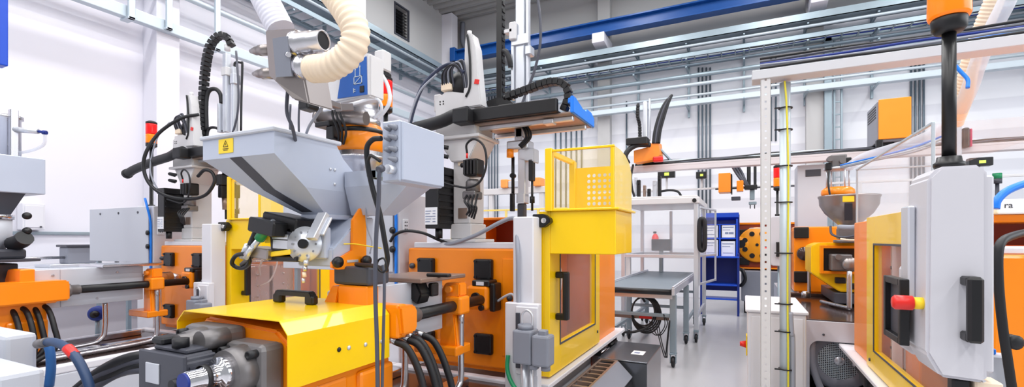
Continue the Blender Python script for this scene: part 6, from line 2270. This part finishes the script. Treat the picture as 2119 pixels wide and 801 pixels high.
for k in range(3):
    tag(MB().tube([at(1960, 278 + 6 * k, d=3.55), at(1890, 305 + 5 * k, d=3.9), at(1800, 328 + 3 * k, d=4.4), at(1740, 342 + 3 * k, d=4.9)], .008, 8, 8).build('air_hose', ('bblue', 'galv_w', 'cable_l')[k]),
        ('blue', 'white', 'grey')[k] + ' thin hose running under the milky hose to the small loader', 'hose')
r = thing('pendant', (at(2000, 290, d=6).x, at(2000, 290, d=6).y, 0), 'black device with a magenta edge on a slim post right of the black mast', 'device')
bxp(MB(), 1990, 266, 2002, 307, 6, .12, .02).build('case', 'black', r)
bxp(MB(), 2003, 268, 2008, 305, 6, .12).build('edge', mat('magenta_plastic', (196, 30, 90), .4), r)
p = at(1984, 345, d=6)
MB().box(p.x - .025, p.x + .025, p.y - .025, p.y + .025, 0, at(1984, 260, d=6).z, .004).build('post', 'lgrey', r)
b = MB()
p = at(2064, 370, d=6)
b.cyl((p.x, p.y, 0), (p.x, p.y, p.z - .06), .02, seg=12, mi=0).cyl((p.x, p.y, p.z - .06), (p.x, p.y, p.z), .045, seg=16, mi=0).cyl((p.x, p.y, p.z), (p.x, p.y, p.z + .07), .045, seg=16, mi=1)
tag(b.build('signal_light', ['dgrey', 'green']), 'small green signal light on a dark post at the right edge', 'signal light')

# ------------------------------------------------------------------ left background
tag(MB().box(at(-4, 100, d=4.4).x - .09, at(7, 100, d=4.4).x, at(0, 100, d=4.4).y - .05, at(0, 100, d=4.4).y + .05, at(4, 135, d=4.4).z, ZC - .1, .01).build('hoist_column', 'blue'),
    'blue vertical hoist column hanging at the top left edge', 'column')
r = thing('workbench', (-7.8, 3.4, 0), 'workbench with measuring fixtures along the left wall', 'workbench')
MB().box(-8.25, -7.4, 1.9, 4.6, 1.1, 1.15, .006).build('top', 'lgrey', r)
for x in (-8.15, -7.5):
    for y in (2.0, 4.5):
        MB().box(x - .03, x + .03, y - .03, y + .03, 0, 1.1, .004).build('leg', 'galv', r)
bx_ = at(155, 535, X=-7.7)
r = thing('measuring_fixture', (-7.7, bx_.y, 1.15), 'grey measuring fixture with two blocks on the workbench', 'fixture')
b = MB().box(-7.95, -7.55, bx_.y - .3, bx_.y + .3, 1.15, 1.19, .006)
b.build('base', 'alu', r)
MB().box(-7.85, -7.62, bx_.y - .1, bx_.y + .2, 1.19, 1.4, .015).build('block', 'grey', r)
MB().box(-7.88, -7.6, bx_.y - .12, bx_.y + .22, 1.4, 1.43, .006).build('cap', 'dgrey', r)
MB().cyl((-7.7, bx_.y - .95, 1.27), (-7.7, bx_.y - .1, 1.27), .018, seg=10).cyl((-7.7, bx_.y - .8, 1.15), (-7.7, bx_.y - .8, 1.27), .02, seg=10).build('rod', 'steel', r)
MB().box(-7.74, -7.66, bx_.y - .98, bx_.y - .9, 1.25, 1.3, .008).build('rod_end', 'bblue', r)
r = thing('frame_stand', (-7.5, bx_.y + .5, 1.15), 'black open frame stand at the right end of the workbench', 'stand')
MB().frame('X', -7.5, -7.46, bx_.y + .34, bx_.y + .6, 1.151, 1.45, .035).build('frame', 'black', r)
r = thing('wall_cabinet', (-8.2, 3.1, 1.6), 'flat white cabinet on the white left wall above the workbench', 'cabinet')
MB().box(-8.36, -8.2, 2.74, 2.96, 1.62, 1.96, .01).build('body', 'white', r)
MB().box(-8.2, -8.19, 2.76, 2.94, 1.65, 1.93, .004).build('door', 'white', r)
MB().box(-8.19, -8.175, 2.9, 2.92, 1.65, 1.67, .003).build('handle', 'dgrey', r)
tag(MB().box(-8.365, -8.33, 0.5, 4.1, 1.56, 1.6, .004).build('wall_rail', 'galv'), 'thin grey rail along the white left wall above the workbench', 'rail')
